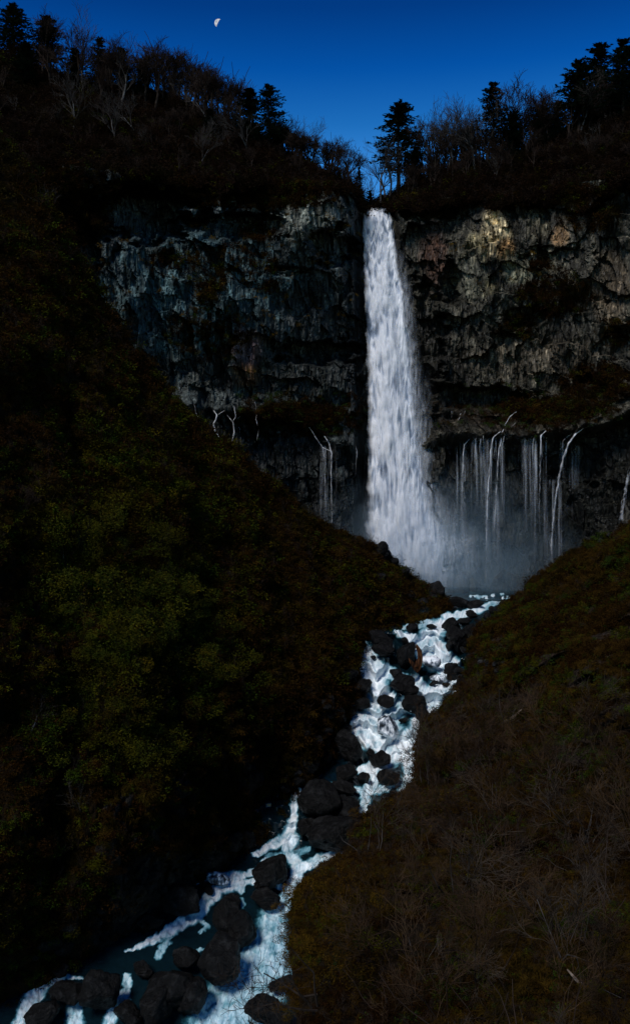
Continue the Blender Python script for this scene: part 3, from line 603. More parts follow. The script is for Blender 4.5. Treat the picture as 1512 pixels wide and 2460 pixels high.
side_fall('short faint strands between the two thin falls right of the main waterfall', [([(1143, 1050), (1140, 1080), (1137, 1120)], 5, 5, .5, .08), ([(1154, 1050), (1152, 1075), (1149, 1110)], 5, 4, .6, .1), ([(1160, 1046), (1158, 1070)], 4, 3, .6, .2)], veils=[(1130, 1168, 1050, 1260, .45)])
side_fall('bright double fall at the middle of the right wall', [([(1202, 1036), (1184, 1050), (1178, 1080), (1174, 1140), (1169, 1220), (1167, 1300), (1166, 1408)], 7, 8, .9, .35), ([(1205, 1050), (1197, 1080), (1193, 1150), (1188, 1250), (1184, 1350)], 7, 8, .75, .15),
     ([(1212, 1045), (1205, 1070), (1200, 1110)], 5, 6, .6, .2), ([(1190, 1052), (1184, 1110), (1182, 1200)], 6, 6, .4, .1)], veils=[(1160, 1212, 1050, 1400, .6)])
side_fall('faint wide veil of thin strands left of the bright single fall', [([(1260, 1052), (1258, 1090), (1256, 1160)], 8, 8, .35, .05), ([(1270, 1054), (1268, 1100), (1266, 1150)], 6, 7, .3, .05), ([(1282, 1050), (1278, 1090), (1277, 1130)], 6, 7, .45, .06)], veils=[(1244, 1290, 1050, 1300, .5)])
side_fall('bright single fall dropping straight from the lip right of centre', [([(1312, 1034), (1299, 1046), (1297, 1090), (1296, 1150), (1294, 1220), (1296, 1330)], 7, 7, .85, .1), ([(1306, 1042), (1302, 1080), (1300, 1130)], 4, 4, .5, .1)], veils=[(1282, 1314, 1046, 1380, .5)])
side_fall('faint thin fall between the two bright falls on the right', [([(1318, 1052), (1318, 1090), (1318, 1130)], 5, 6, .3, .05)])
side_fall('curved thick fall leaping from the right end of the lip', [([(1402, 1028), (1382, 1042), (1364, 1066), (1352, 1100), (1341, 1150), (1332, 1210), (1326, 1270), (1321, 1350)], 10, 12, .95, .35), ([(1372, 1040), (1352, 1058), (1348, 1085)], 6, 6, .7, .3),
     ([(1390, 1062), (1390, 1100), (1392, 1130)], 4, 4, .25, .05)], veils=[(1316, 1348, 1150, 1400, .45), (1340, 1392, 1060, 1260, .2)])
side_fall('misty fall half cut off by the right edge of the picture', [([(1512, 1120), (1504, 1160), (1496, 1210), (1492, 1254)], 12, 26, .45, .3)])

# ------------------------------------------------------------------ mist over the pool
def mist(name, px0, px1, py0, py1, Y0, Y1, dens, seed, ctr, rad):
    a = P3(px0, py1, (Y0+Y1)/2); b = P3(px1, py0, (Y0+Y1)/2)
    x0, x1, z0, z1 = a[0], b[0], a[2], b[2]
    V = [(x0, Y0, z0), (x1, Y0, z0), (x1, Y1, z0), (x0, Y1, z0), (x0, Y0, z1), (x1, Y0, z1), (x1, Y1, z1), (x0, Y1, z1)]
    F = [(0, 3, 2, 1), (4, 5, 6, 7), (0, 1, 5, 4), (1, 2, 6, 5), (2, 3, 7, 6), (3, 0, 4, 7)]
    m = M(name); p = m.pos(); mp = m.n('ShaderNodeMapping'); mp.vector_type = 'POINT'
    c = P3(ctr[0], ctr[1], ctr[2]); 
    sub = m.n('ShaderNodeVectorMath'); sub.operation = 'SUBTRACT'; m.l(p, sub.inputs[0]); sub.inputs[1].default_value = tuple(c)
    dv = m.n('ShaderNodeVectorMath'); dv.operation = 'DIVIDE'; m.l(sub.outputs[0], dv.inputs[0]); dv.inputs[1].default_value = rad
    ln = m.n('ShaderNodeVectorMath'); ln.operation = 'LENGTH'; m.l(dv.outputs[0], ln.inputs[0])
    n = m.noise(p, 0.14, 3, 0.55)
    f = m.math('ADD', ln.outputs['Value'], m.math('MULTIPLY_ADD', n, 0.9, -0.45))
    d = m.ramp(f, [(0.0, 1.0), (0.25, 0.55), (0.6, 0.2), (1.0, 0.0)])
    v = m.n('ShaderNodeVolumePrincipled'); v.inputs['Color'].default_value = (0.42, 0.60, 0.74, 1); v.inputs['Anisotropy'].default_value = 0.0
    m.l(m.math('MULTIPLY', d, dens), v.inputs['Density']); m.l(v.outputs[0], m.out.inputs['Volume'])
    return link(name, mesh_np(name, V, F, m.m), kind='stuff')
mist('mist', 770, 1530, 1020, 1413, 206, 233, 0.058, 1, (1110, 1410, 223), (46, 27, 30))

# ------------------------------------------------------------------ boulders
def ico(sub):
    bm_ = __import__('bmesh').new(); __import__('bmesh').ops.create_icosphere(bm_, subdivisions=sub, radius=1.0)
    V = np.array([v.co[:] for v in bm_.verts]); F = np.array([[v.index for v in f.verts] for f in bm_.faces]); bm_.free(); return V, F
_ico = {k: ico(k) for k in (3, 4)}
def boulder_mesh(seed, sub, mat, name='boulder'):
    r = np.random.default_rng(seed); D, F = _ico[sub]
    n = r.normal(size=(9, 3)); n /= np.linalg.norm(n, axis=1)[:, None]; h = r.uniform(0.5, 0.95, 9)
    q = D@n.T; rad = np.where(q > 0.05, h[None]/np.maximum(q, 0.05), 9.0)
    k = 40; rr = -np.log(np.exp(-k*np.minimum(rad, 2.0)).sum(1)+np.exp(-k*1.05))/k
    rr = rr*(1+0.14*fbm(D[:, 0]*1.6+seed, D[:, 1]*1.6, D[:, 2]*1.6, 4)+0.05*fbm(D[:, 0]*5+seed, D[:, 1]*5, D[:, 2]*5, 3)-0.10*np.clip(0.12-np.abs(fbm(D[:, 0]*1.1+seed*3, D[:, 1]*1.1, D[:, 2]*1.4, 2)), 0, 1)/0.12)
    V = D*rr[:, None]*np.array([1.0, 0.9, 0.82]); V /= np.abs(V).max(0)[None]
    return mesh_np(name, V, F, mat, True)
BIGW = [boulder_mesh(100+i, 4, B_WET) for i in range(7)]; SMW = [boulder_mesh(200+i, 3, B_WET) for i in range(8)]
SMD = [boulder_mesh(300+i, 3, B_DRY) for i in range(8)]
def put_boulder(px, py, w, h, label, group=None, Y=None, meshes=None, tilt=0.25, seed=0):
    """px,py = centre in the picture, w,h = size there"""
    Yv = Y if Y is not None else min(Yriver(px, py+h*0.45), Yriver(px, py))-0.12*w*0.07
    c = P3(px, py, Yv); k = Yv/FPX; r = np.random.default_rng(int(px*7+py*13+seed))
    mm = meshes or (BIGW if w > 34 else SMW)
    o = thing('boulder', label, 'boulder', tuple(c), group, mm[r.integers(len(mm))])
    o.rotation_euler = (r.uniform(-tilt, tilt), r.uniform(-tilt, tilt), r.choice([0, math.pi])+r.uniform(-0.5, 0.5))
    o.scale = (w*k*0.5, (w+h)*k*0.26, h*k*0.52); return o
z6 = lambda x, y, w, h: (690.6+x*.3574, 1351.1+y*.3574, w*.3574, h*.3574)
z7 = lambda x, y, w, h: (x*.5957, 1861.5+y*.5957, w*.5957, h*.5957)
BL = [
 (z6(610, 510, 210, 120), 'long flat dark boulder between the left inlet and the upper rapids'),
 (z6(650, 580, 180, 110), 'broad dark boulder just below the long flat one at the left inlet'),
 (z6(835, 442, 90, 60), 'rounded dark boulder at the left rim of the uppermost wide rapid'),
 (z6(972, 432, 92, 34), 'low flat rock in the middle of the blue water at the top of the rapids'),
 (z6(790, 525, 58, 42), 'small dark rock just above the driftwood boulder'),
 (z6(800, 628, 145, 180), 'large smooth boulder with the broken orange trunk leaning on its right'),
 (z6(965, 668, 155, 90), 'water-veiled boulder right of the broken trunk'),
 (z6(1100, 730, 115, 130), 'black boulder at the right shore beside a thin double trickle'),
 (z6(1005, 782, 105, 62), 'half-drowned boulder under a white veil left of the right shore'),
 (z6(978, 812, 70, 34), 'low black rock at the foot of the veiled boulder near the right shore'),
 (z6(1068, 825, 70, 30), 'small black slab at the right shore below the black boulder'),
 (z6(725, 745, 90, 75), 'dark rock behind the big square boulder in midstream'),
 (z6(762, 812, 195, 135), 'big square-topped black boulder in the middle of the rapids'),
 (z6(820, 865, 130, 70), 'wet rock under the right foot of the square-topped boulder'),
 (z6(668, 932, 150, 80), 'flat dark rock at the lip above the foaming dome'),
 (z6(848, 945, 185, 135), 'dark boulder right of centre with water pouring off its right side'),
 (z6(500, 850, 175, 150), 'steep smooth boulder that narrows the stream from the left bank'),
 (z6(500, 945, 110, 80), 'dark rock under the steep left boulder'),
 (z6(415, 1225, 190, 215), 'big grey boulder on the left shore below the foaming dome'),
 (z6(395, 1135, 90, 90), 'small dark rock on top of the big grey left-shore boulder'),
 (z6(612, 1320, 165, 130), 'egg-shaped dark boulder below the bright rapids'),
 (z6(550, 1280, 70, 60), 'small rock leaning on the egg-shaped boulder'),
 (z6(385, 1422, 170, 130), 'round dark boulder above the chute, left of the small gap'),
 (z6(515, 1450, 92, 80), 'small block between two round boulders above the chute'),
 (z6(682, 1440, 180, 110), 'round boulder right of the small block above the chute'),
 (z6(1095, 415, 120, 90), 'dark rock at the right side of the narrow inlet below the pool'),
 (z6(1125, 505, 170, 200), 'tall black boulder on the right shore beside the first cascade'),
 (z6(1210, 480, 130, 150), 'dark boulder half buried in the right bank above the cascade'),
 (z6(1090, 550, 70, 90), 'narrow block wedged at the right shore'),
 (z6(1235, 345, 90, 50), 'low rock splitting the outflow just under the pool'),
 (z6(1180, 395, 110, 50), 'flat dark rock in the outflow below the pool'),
 (z6(1150, 265, 150, 70), 'long dark rock at the left side of the pool outlet'),
 (z6(1255, 280, 120, 55), 'low dark rock in front of the pool water'),
 (z6(990, 190, 130, 135), 'grey boulder standing against the mist at the left end of the pool'),
 (z6(945, 175, 70, 80), 'upright rock beside the grey boulder at the left end of the pool'),
 (z6(862, 98, 90, 72), 'round black boulder jutting out from the ridge against the mist'),
 (z6(805, 62, 85, 72), 'black boulder behind the jutting one on the ridge'),
 (z6(740, 25, 90, 70), 'third black boulder up the ridge'),
 (z6(572, 640, 42, 34), 'tiny dark rock in the white water of the left inlet'),
 (z6(905, 1015, 110, 120), 'shadowed lower block under the boulder right of centre'),
 (z6(665, 1120, 160, 170), 'foaming dome-shaped boulder with water running all over it'),
 (z6(775, 1060, 70, 34), 'small black rock right of the foaming dome'),
 (z7(1285, 92, 175, 142), 'big round-topped boulder right of the narrow chute'),
 (z7(1400, 130, 125, 100), 'block leaning against the big round-topped boulder'),
 (z7(1340, 235, 250, 140), 'wide low boulder under the round-topped one'),
 (z7(1240, 215, 90, 80), 'dark rock beside the plunge of the narrow chute'),
 (z7(1390, 50, 120, 50), 'flat rock above the chute near the right bank'),
 (z7(1098, 395, 175, 115), 'dark boulder that splits the stream above the flat-topped rock'),
 (z7(1065, 495, 140, 76), 'flat-topped long boulder lying alone in the pale water'),
 (z7(925, 575, 140, 150), 'tall blunt boulder between the two lower branches'),
 (z7(940, 505, 80, 50), 'small rock behind the tall blunt boulder'),
 (z7(965, 620, 130, 140), 'black boulder at the left shore of the wide pale run'),
 (z7(730, 505, 170, 110), 'long dark boulder on the far side of the left branch'),
 (z7(846, 465, 38, 38), 'pebble-like round rock in the left branch'),
 (z7(820, 440, 34, 26), 'small rock at the head of the left branch'),
 (z7(1042, 442, 42, 30), 'small wet rock just above the flat-topped boulder'),
 (z7(880, 425, 110, 50), 'low ledge rock with thin falls running over it'),
 (z7(900, 740, 220, 190), 'huge black boulder at the left edge of the wide pale run'),
 (z7(740, 735, 140, 95), 'mossy dark boulder left of the huge black one'),
 (z7(700, 850, 230, 140), 'broad dark boulder in the lower middle'),
 (z7(575, 780, 100, 64), 'small grey rock by the still dark water'),
 (z7(400, 880, 145, 175), 'upright boulder between the two lower left falls'),
 (z7(275, 880, 150, 90), 'boulder with water spilling over its front at lower left'),
 (z7(165, 965, 150, 90), 'rounded boulder at the foot of the lower left fall'),
 (z7(520, 965, 130, 80), 'dark boulder at the bottom edge of the picture'),
 (z7(640, 930, 160, 150), 'large dark boulder left of the wide pale run at the bottom edge'),
 (z7(770, 900, 130, 150), 'black boulder bordering the wide pale run at the bottom edge'),
 (z7(480, 590, 130, 80), 'dark rock at the water on the inner side of the left branch'),
 (z7(1090, 955, 220, 90), 'dark low boulder at the bottom edge right of the pale run'),
 (z7(1145, 845, 130, 60), 'dark wet slab at the right shore near the bottom'),
 (z7(600, 590, 120, 60), 'flat dark rock jutting into the left branch'),
 (z7(250, 780, 90, 60), 'dark rock at the head of the lower left fall'),
]
VB = [boulder_mesh(130+i, 4, VEILED) for i in range(4)]
for b, lab in BL: put_boulder(*b, lab, meshes=VB if any(k in lab for k in ('veil', 'foaming', 'running over')) and 'below' not in lab and 'right of the foaming' not in lab and 'at the foot' not in lab and 'above' not in lab.split('foaming')[0] else None)
put_boulder(914, 1316, 34, 34, 'topmost black boulder standing at the tip of the left ridge', Y=198)
put_boulder(927, 1334, 26, 26, 'black rock right below the topmost ridge boulder', Y=199)
put_boulder(950, 1348, 26, 22, 'small black rock further down the tip of the ridge', Y=200)
put_boulder(972, 1376, 40, 32, 'black boulder halfway down the rocky tip of the ridge', Y=200)
# rocks heaped along the left shore and the tip of the ridge, and some on the right shore
def heap(n, poly, lab, grp, sz, surf, sink=0.25, meshes=None, seed=1):
    r = np.random.default_rng(seed)
    for _ in range(n):
        i = r.integers(len(poly)-1); a, b = np.array(poly[i], float), np.array(poly[i+1], float); t = r.random()
        c = a+(b-a)*t; px = c[0]+r.normal()*c[2]*0.5; py = c[1]+r.normal()*c[2]*0.5
        q = at(surf, px, py); w = r.uniform(*sz)*r.uniform(0.6, 1.2); h = w*r.uniform(0.55, 0.9)
        if abs(proj(np.array(q))[0]-px) > 25: continue
        put_boulder(px, py, w, h, lab, grp, Y=q.y-w*sink*q.y/FPX, meshes=meshes or SMW, tilt=0.5)
heap(70, [(900, 1330, 26), (960, 1400, 34), (1030, 1445, 26), (1000, 1480, 26), (930, 1500, 34), (880, 1540, 30)], 'one of the many black rocks heaped on the tip of the left ridge', 'rocks on the tip of the left ridge', (12, 34), LEFT)
heap(75, [(835, 1570, 16), (835, 1660, 22), (810, 1720, 36), (770, 1790, 40), (735, 1840, 36), (680, 1900, 26)], 'one of the dark wet rocks piled along the left shore of the rapids', 'rocks along the left shore of the rapids', (14, 50), LEFT, seed=2)
heap(60, [(640, 1990, 18), (540, 2035, 20), (440, 2075, 30), (340, 2140, 34), (200, 2230, 36), (60, 2300, 36)], 'one of the dark rocks lining the left shore of the lower river', 'rocks along the lower left shore', (16, 52), LEFT, seed=3)
heap(16, [(640, 2060, 6), (600, 2085, 6)], 'one of the dark rocks lining the left shore of the lower river', 'rocks along the lower left shore', (10, 22), LEFT, seed=9)
heap(26, [(1225, 1440, 10), (1180, 1480, 16), (1140, 1530, 16), (1118, 1600, 14), (1100, 1660, 12)], 'one of the dark rocks at the foot of the right bank', 'rocks at the foot of the right bank', (14, 36), RIGHT, seed=4)
heap(22, [(1290, 1385, 10), (1350, 1340, 10), (1420, 1300, 12), (1500, 1290, 16)], 'one of the small stones on the skyline of the right bank', 'stones on the right bank skyline', (8, 22), RIGHT, meshes=SMD, seed=5)
heap(26, [(1130, 1620, 20), (1180, 1600, 30), (1200, 1560, 20), (1290, 1680, 50), (1260, 1740, 30)], 'one of the pale brown stones poking out of the right bank', 'stones in the right bank', (8, 26), RIGHT, meshes=SMD, seed=6)

def leaf_blob(seed, n, size, R0=(1, 1, .8), lumps=7):
    r = np.random.default_rng(seed); c = r.normal(size=(lumps, 3))*np.array([.5, .5, .32]); rad = r.uniform(.28, .55, lumps)
    k = r.integers(lumps, size=n); d = r.normal(size=(n, 3)); d /= np.linalg.norm(d, axis=1)[:, None]
    p = c[k]+d*rad[k][:, None]*r.uniform(0.55, 1.08, n)[:, None]; p[:, 2] += 0.45; p = p*np.array(R0)
    p[:, 2] = np.maximum(p[:, 2], -0.1+0.1*r.random(n))
    a = r.normal(size=(n, 3)); a[:, 2] *= .5; a /= np.linalg.norm(a, axis=1)[:, None]; b = np.cross(a, r.normal(size=(n, 3))); b /= np.linalg.norm(b, axis=1)[:, None]
    s = size*r.uniform(.6, 1.4, n)[:, None]
    V = np.stack([p-a*s, p+b*s*.5, p+a*s, p-b*s*.5], 1).reshape(-1, 3); return V, np.arange(n*4).reshape(-1, 4)
# ------------------------------------------------------------------ twigs and trunks
def tubes(segs, sides=3):
    S = np.array(segs, float); p0, p1, r0, r1 = S[:, 0:3], S[:, 3:6], S[:, 6], S[:, 7]
    d = p1-p0; L = np.linalg.norm(d, axis=1)[:, None]; d = d/np.maximum(L, 1e-6)
    up = np.where(np.abs(d[:, 2:3]) > 0.9, np.array([[1., 0, 0]]), np.array([[0, 0, 1.]]))
    a = np.cross(d, up); a /= np.linalg.norm(a, axis=1)[:, None]; b = np.cross(d, a)
    th = np.arange(sides)*2*np.pi/sides; ring = a[:, None]*np.cos(th)[None, :, None]+b[:, None]*np.sin(th)[None, :, None]
    V = np.concatenate([p0[:, None]+ring*r0[:, None, None], p1[:, None]+ring*r1[:, None, None]], 1)
    n = len(S); base = (np.arange(n)*2*sides)[:, None]; F = []
    for i in range(sides):
        j = (i+1) % sides; F.append(np.stack([base[:, 0]+i, base[:, 0]+j, base[:, 0]+sides+j, base[:, 0]+sides+i], 1))
    return V.reshape(-1, 3), np.concatenate(F)
def bare_tree(seed, H=12.0, stems=1, levels=4, spread=0.5, maxseg=760, thick=1.0, up=0.25, kids=(3, 5), wig=1.0):
    r = random.Random(seed); trunk, twig = [], []
    def grow(p, d, L, rad, lev):
        n = 4 if lev < 2 else 3; q = p; dd = d
        pts = [q]
        for i in range(n):
            dd = (dd+Vector((r.gauss(0, .13*wig), r.gauss(0, .13*wig), r.gauss(0, .10*wig)+up*0.16))).normalized()
            q2 = q+dd*L/n; ra = rad*(1-0.6*i/n); rb = rad*(1-0.6*(i+1)/n)
            (trunk if lev == 0 else twig).append((*q, *q2, max(ra, .012*thick), max(rb, .010*thick))); q = q2; pts.append((q2, dd, rb))
        if lev >= levels or len(twig) > maxseg: return
        nk = r.randint(*kids)+(1 if lev == 0 else 0)
        for k in range(nk):
            f = (0.35+0.65*(k+r.random())/nk) if lev == 0 else (0.2+0.8*(k+r.random())/nk)
            idx = min(n, max(1, int(round(f*n)))); q3, d3, r3 = pts[idx]
            ax = Vector((r.gauss(0, 1), r.gauss(0, 1), r.gauss(0, .5))).cross(d3).normalized()
            nd = (Matrix.Rotation(r.uniform(spread*0.6, spread*1.5), 3, ax)@d3); nd.z += up*0.5; nd.normalize()
            grow(q3, nd, L*r.uniform(0.5, 0.78), max(r3*0.72, 0.012*thick), lev+1)
    for s in range(stems):
        d = Vector((r.gauss(0, .08 if stems == 1 else .45), r.gauss(0, .08 if stems == 1 else .45), 1)).normalized()
        grow(Vector((r.gauss(0, .1*(stems-1)), r.gauss(0, .1*(stems-1)), -0.3)), d, H*(0.5 if stems == 1 else r.uniform(.35, .5)), H*0.013*thick if stems == 1 else H*0.008*thick, 0)
    return trunk, twig
def bare_meshes(n, seed, matT, matB, **k):
    out = []
    for i in range(n):
        t, b = bare_tree(seed+i, **k); V, F = tubes(t, 6); a = mesh_np('trunk', V, F, matT, True); V, F = tubes(b, 3); out.append((a, mesh_np('branches', V, F, matB, True)))
    return out
o_parts = []
def put_tree(kind, meshes, names, p, s, rz, label, cat, group=None, lean=(0, 0)):
    o = thing(kind, label, cat, tuple(p), group, None, rz, s); o.rotation_euler = (lean[0], lean[1], rz)
    o_parts[:] = [link(nm, me, o) for nm, me in zip(names, meshes)]
    return o
T_DARK = bare_meshes(6, 11, BK_DARK, BK_TWIG, H=12, levels=5, thick=1.7, spread=0.62, kids=(4, 6), maxseg=2300)
T_PALE = bare_meshes(4, 31, BK_PALE, BK_GREYT, H=12, levels=4, thick=1.5, spread=0.5, kids=(3, 5), maxseg=1100)
# ---- conifers: trunk + whorls of branches carrying flat fans of needle sprays
def conifer(seed, H=20.0, width=0.26, low=0.25, spars=1.0):
    r = np.random.default_rng(seed); segs = []; q = []
    n = 16; lean = r.normal(size=2)*0.01
    def tp(h): return np.array([lean[0]*h+0.1*math.sin(h*0.4+seed), lean[1]*h, h])
    for i in range(n):
        h0, h1 = H*i/n, H*(i+1)/n; ra = 0.017*H*(1-i/n)+0.02; rb = 0.017*H*(1-(i+1)/n)+0.02
        segs.append((*tp(h0), *tp(h1), ra, rb))
    br = []; h = H*low; pads = []
    while h < H*0.985:
        u = (h/H-low)/(1-low); reach = H*width*((1-u)**0.62*0.93+0.07)*min(1, 0.6+u*3.0)
        for k in range(r.integers(4, 8)):
            if r.random() > spars: continue
            az = r.uniform(0, 2*np.pi); L = reach*r.uniform(0.55, 1.2); d = np.array([math.cos(az), math.sin(az), 0]); sd = np.array([-d[1], d[0], 0])
            base = tp(h+r.uniform(-0.3, 0.3)); rise = r.uniform(0.0, 0.25)+0.25*u; prev = base; m = 5
            for i in range(1, m+1):
                f = i/m; z = rise*L*f-0.30*L*f*f+0.16*L*f**4+0*f
                p = base+d*L*f+np.array([0, 0, z]); br.append((*prev, *p, 0.06*(1-f)+0.02, 0.05*(1-f)+0.015))
                cnt = int(4+12*(f*(1.25-f)))
                for _ in range(cnt):
                    side = r.uniform(-1, 1)*L*0.42*(1.15-f); c = prev+(p-prev)*r.random()+sd*side+np.array([0, 0, -0.12*abs(side)+r.normal()*0.10])
                    sz = r.uniform(0.22, 0.62)*(0.75+0.02*H); dr = d*r.uniform(.4, 1)+sd*np.sign(side)*r.uniform(0, 1)+np.array([0, 0, r.uniform(-.2, .45)]); dr /= np.linalg.norm(dr)
                    w = np.cross(dr, [r.normal()*.5, r.normal()*.5, 1]); w /= np.linalg.norm(w)
                    pads.append((c-dr*sz*0.5, c+w*sz*0.28, c+dr*sz*0.75, c-w*sz*0.28))
                prev = p
        h += H*r.uniform(0.018, 0.040)
    V, F = tubes(segs, 7); a = mesh_np('trunk', V, F, BK_DARK, True)
    V1, F1 = tubes(br, 3); PV = np.array(pads).reshape(-1, 3); PF = np.arange(len(PV)).reshape(-1, 4)+len(V1)
    b = mesh_np('crown', np.concatenate([V1, PV]), np.concatenate([F1, PF]), L_FIR, False)
    return a, b
CON = [conifer(50, 20, .30, .22), conifer(51, 20, .27, .12), conifer(52, 20, .26, .3, .9), conifer(53, 20, .36, .12), conifer(54, 20, .22, .1)]
HERO = conifer(60, 20, 0.30, 0.30)
CT = [ # px, base row, top row, mesh, width factor, label
 (32, 150, 6, 3, 1.2, 'tallest broad fir at the top left corner of the skyline'), (112, 165, 32, 0, 1.1, 'second fir from the top left corner with a ragged pointed top'),
 (238, 215, 84, 1, .8, 'slim fir tip rising left of the round bare crown on the left hill'), (290, 232, 110, 3, .9, 'broad dark fir between the slim fir tip and the large bare crown'),
 (340, 240, 135, 1, .9, 'low dark fir tucked under the left side of the large bare crown'), (597, 345, 205, 4, 1.2, 'narrow fir with a notched top, left of the pair on the left hill'),
 (645, 360, 198, 3, .9, 'broad dark fir, the right one of the pair on the left hill'), (505, 330, 255, 1, 1.1, 'small dark fir below the bare crowns left of the fir pair'),
 (955, 466, 243, 9, 1.0, 'big solitary fir with layered branches just right of the notch'), (998, 440, 350, 3, 1.1, 'dark low fir behind the big solitary one'),
 (1184, 405, 190, 0, .75, 'tall fir rising above the bare birches on the right hill'), (1232, 395, 262, 1, 1.0, 'dark fir right of the tall one on the right hill'), (1290, 372, 262, 3, .9, 'low dark fir in the middle of the right hill'),
 (1388, 345, 142, 2, 1.1, 'fir with a long bare pale trunk near the top right'), (1443, 320, 98, 0, .95, 'highest fir of the group near the top right corner'), (1496, 300, 88, 2, .9, 'ragged fir at the right edge of the picture'),
 (1540, 290, 100, 3, .9, 'fir just beyond the right edge'), (888, 500, 452, 4, 1.1, 'little dark fir at the foot of the notch'), (862, 470, 395, 4, .6, 'thin leaning fir on the left side of the notch'), (60, 215, 95, 1, 1.1, 'dark fir below the two tall firs at the top left'),
 (1130, 410, 300, 1, .9, 'dark fir half hidden among the birches on the right hill'), (1340, 345, 235, 1, 1.0, 'dark fir left of the one with the pale bare trunk'), (180, 210, 110, 4, 1.1, 'dark fir half hidden between the second fir and the slim tip')]
for px, yb, yt, mi, wf, lab in CT:
    q = at(HILL, px, yb); Yq = q.y; Hm = (yb-yt)*Yq/FPX; s = Hm/20; me = HERO if mi == 9 else CON[mi]; wf *= 1.4
    z = (HY-yb)/FPX*Yq
    put_tree('fir_tree', me, ('trunk', 'crown'), ((px-CX)/FPX*Yq, Yq, z-0.5), (s*wf, s*wf, s), px*1.7, lab, 'tree')
# pale bare trunk under the near fir, and birches with hand-picked places
NT = [ # px, base row, height px, pale, label, lean
 (385, 235, 140, 0, 'large round bare crown standing highest on the left hill'), (430, 240, 130, 0, 'bare crown right of the highest round one on the left hill'), (190, 200, 115, 0, 'small bare crown between the firs at the upper left'),
 (490, 280, 130, 0, 'dense dark bare tree on the left skyline above the fir pair'), (535, 300, 130, 0, 'bare tree right below the dense one on the left skyline'), (570, 325, 120, 0, 'last bare tree before the fir pair on the left skyline'),
 (700, 385, 95, 0, 'bare tree just right of the fir pair'), (745, 410, 95, 0, 'bare twiggy tree halfway between the fir pair and the notch'), (790, 430, 95, 0, 'bare twiggy tree near the left side of the notch'), (832, 450, 105, 0, 'forked bare tree at the left brink of the notch'),
 (595, 380, 110, 1, 'pale birch trunk below the fir pair'), (480, 375, 90, 1, 'white branching birch on the slope above the left cliff'), (280, 350, 120, 1, 'thin pale birch in the dark wood at upper left'),
 (175, 320, 130, 1, 'pale forked birch in the darkest part of the left wood'), (330, 330, 110, 1, 'pale straight birch in the middle of the left wood'),
 (912, 500, 145, 1, 'crooked pale bare tree leaning over the brink of the notch'), (924, 470, 125, 1, 'pale trunk left of the big solitary fir'), (935, 470, 130, 1, 'thin pale trunk touching the big solitary fir'), (901, 495, 90, 1, 'small bare tree deepest in the notch'),
 (1062, 425, 150, 0, 'spreading bare tree right of the big solitary fir'), (1042, 430, 140, 0, 'bare tree close behind the spreading one'), (1085, 425, 165, 1, 'bare birch between the spreading tree and the tall fir'), (1110, 412, 165, 1, 'bare birch with a reddish crown left of the tall fir'),
 (1141, 420, 175, 1, 'slender white trunk below the tall fir'), (1165, 400, 150, 1, 'pale trunk directly left of the tall fir'), (1205, 395, 150, 1, 'thin birch right of the tall fir'), (1240, 380, 160, 0, 'bare tree with an upright crown right of the tall fir'),
 (1290, 360, 150, 0, 'round bare crown in the dip of the right skyline'), (1272, 372, 140, 0, 'bare tree left of the round crown in the dip'), (1325, 350, 120, 0, 'bare tree right of the round crown in the dip'), (1392, 318, 110, 1, 'pale trunk beneath the firs near the top right')]
for i, (px, yb, hp, pale, lab) in enumerate(NT):
    q = at(HILL, px, yb); s = hp*q.y/FPX/12*(1.4 if not pale else 1.2); me = (T_PALE if pale else T_DARK)[i % (4 if pale else 6)]
    put_tree('bare_tree', me, ('trunk', 'branches'), ((px-CX)/FPX*q.y, q.y, (HY-yb)/FPX*q.y-0.4), s, i*1.3, lab, 'tree')
rr = np.random.default_rng(21)
def wood(n, x0, x1, lab, grp, f0=0.05, f1=1.0, hs=(55, 115), pale=0.09):
    for _ in range(n):
        px = rr.uniform(x0, x1); c, m = I(px, CREST), I(px, RIM)
        if m-c < 12: continue
        f = rr.uniform(f0, f1); py = c+(m-c)*(1-f); q = at(HILL, px, py)
        p = rr.random() < pale; me = (T_PALE if p else T_DARK)[rr.integers(4)]
        hp = rr.uniform(*hs); s = hp*q.y/FPX/12
        put_tree('bare_tree', me, ('trunk', 'branches'), q-Vector((0, 0, .4)), s, rr.uniform(0, 6.28), lab, 'tree', grp, (rr.normal()*.08, rr.normal()*.08))
def russet(n, x0, x1, lab, grp, f0=0.05, f1=1.0, hs=(45, 80)):
    for _ in range(n):
        px = rr.uniform(x0, x1); c, m = I(px, CREST), I(px, RIM)
        if m-c < 12: continue
        q = at(HILL, px, c+(m-c)*(1-rr.uniform(f0, f1))); s = rr.uniform(*hs)*q.y/FPX/1.9; k = rr.integers(3)
        t, l = RUS[k]; o = put_tree('leafy_tree', (T_DARK[k][0], l), ('trunk', 'crown'), q-Vector((0, 0, .4)), 1.0, rr.uniform(0, 6.28), lab, 'tree', grp)
        o_parts[0].scale = (s*.13,)*3; o_parts[1].scale = (s*.62, s*.62, s*.8); o_parts[1].location = (0, 0, s*.55)
RUS = []
for i in range(3):
    V_, F_ = leaf_blob(700+i, 1500, .045, (1, 1, 1), 12); RUS.append((None, mesh_np('crown', V_, F_, L_RUSSET)))
wood(44, -40, 560, 'leafless tree in the dark wood on the left hill, among many alike', 'bare trees on the left hill')
wood(20, 560, 850, 'leafless tree on the slope between the left fir pair and the notch', 'bare trees left of the notch', hs=(50, 95))
wood(36, 960, 1300, 'leafless tree on the slope behind the right brink of the falls', 'bare trees right of the notch', f0=0.4, hs=(70, 120))
wood(26, 1300, 1560, 'leafless tree under the firs at the upper right', 'bare trees at the upper right', hs=(50, 100))
wood(44, 100, 570, 'bare tree on the left skyline with its crown against the sky', 'bare trees on the left skyline', 0.8, 1.0, (140, 200), .04)
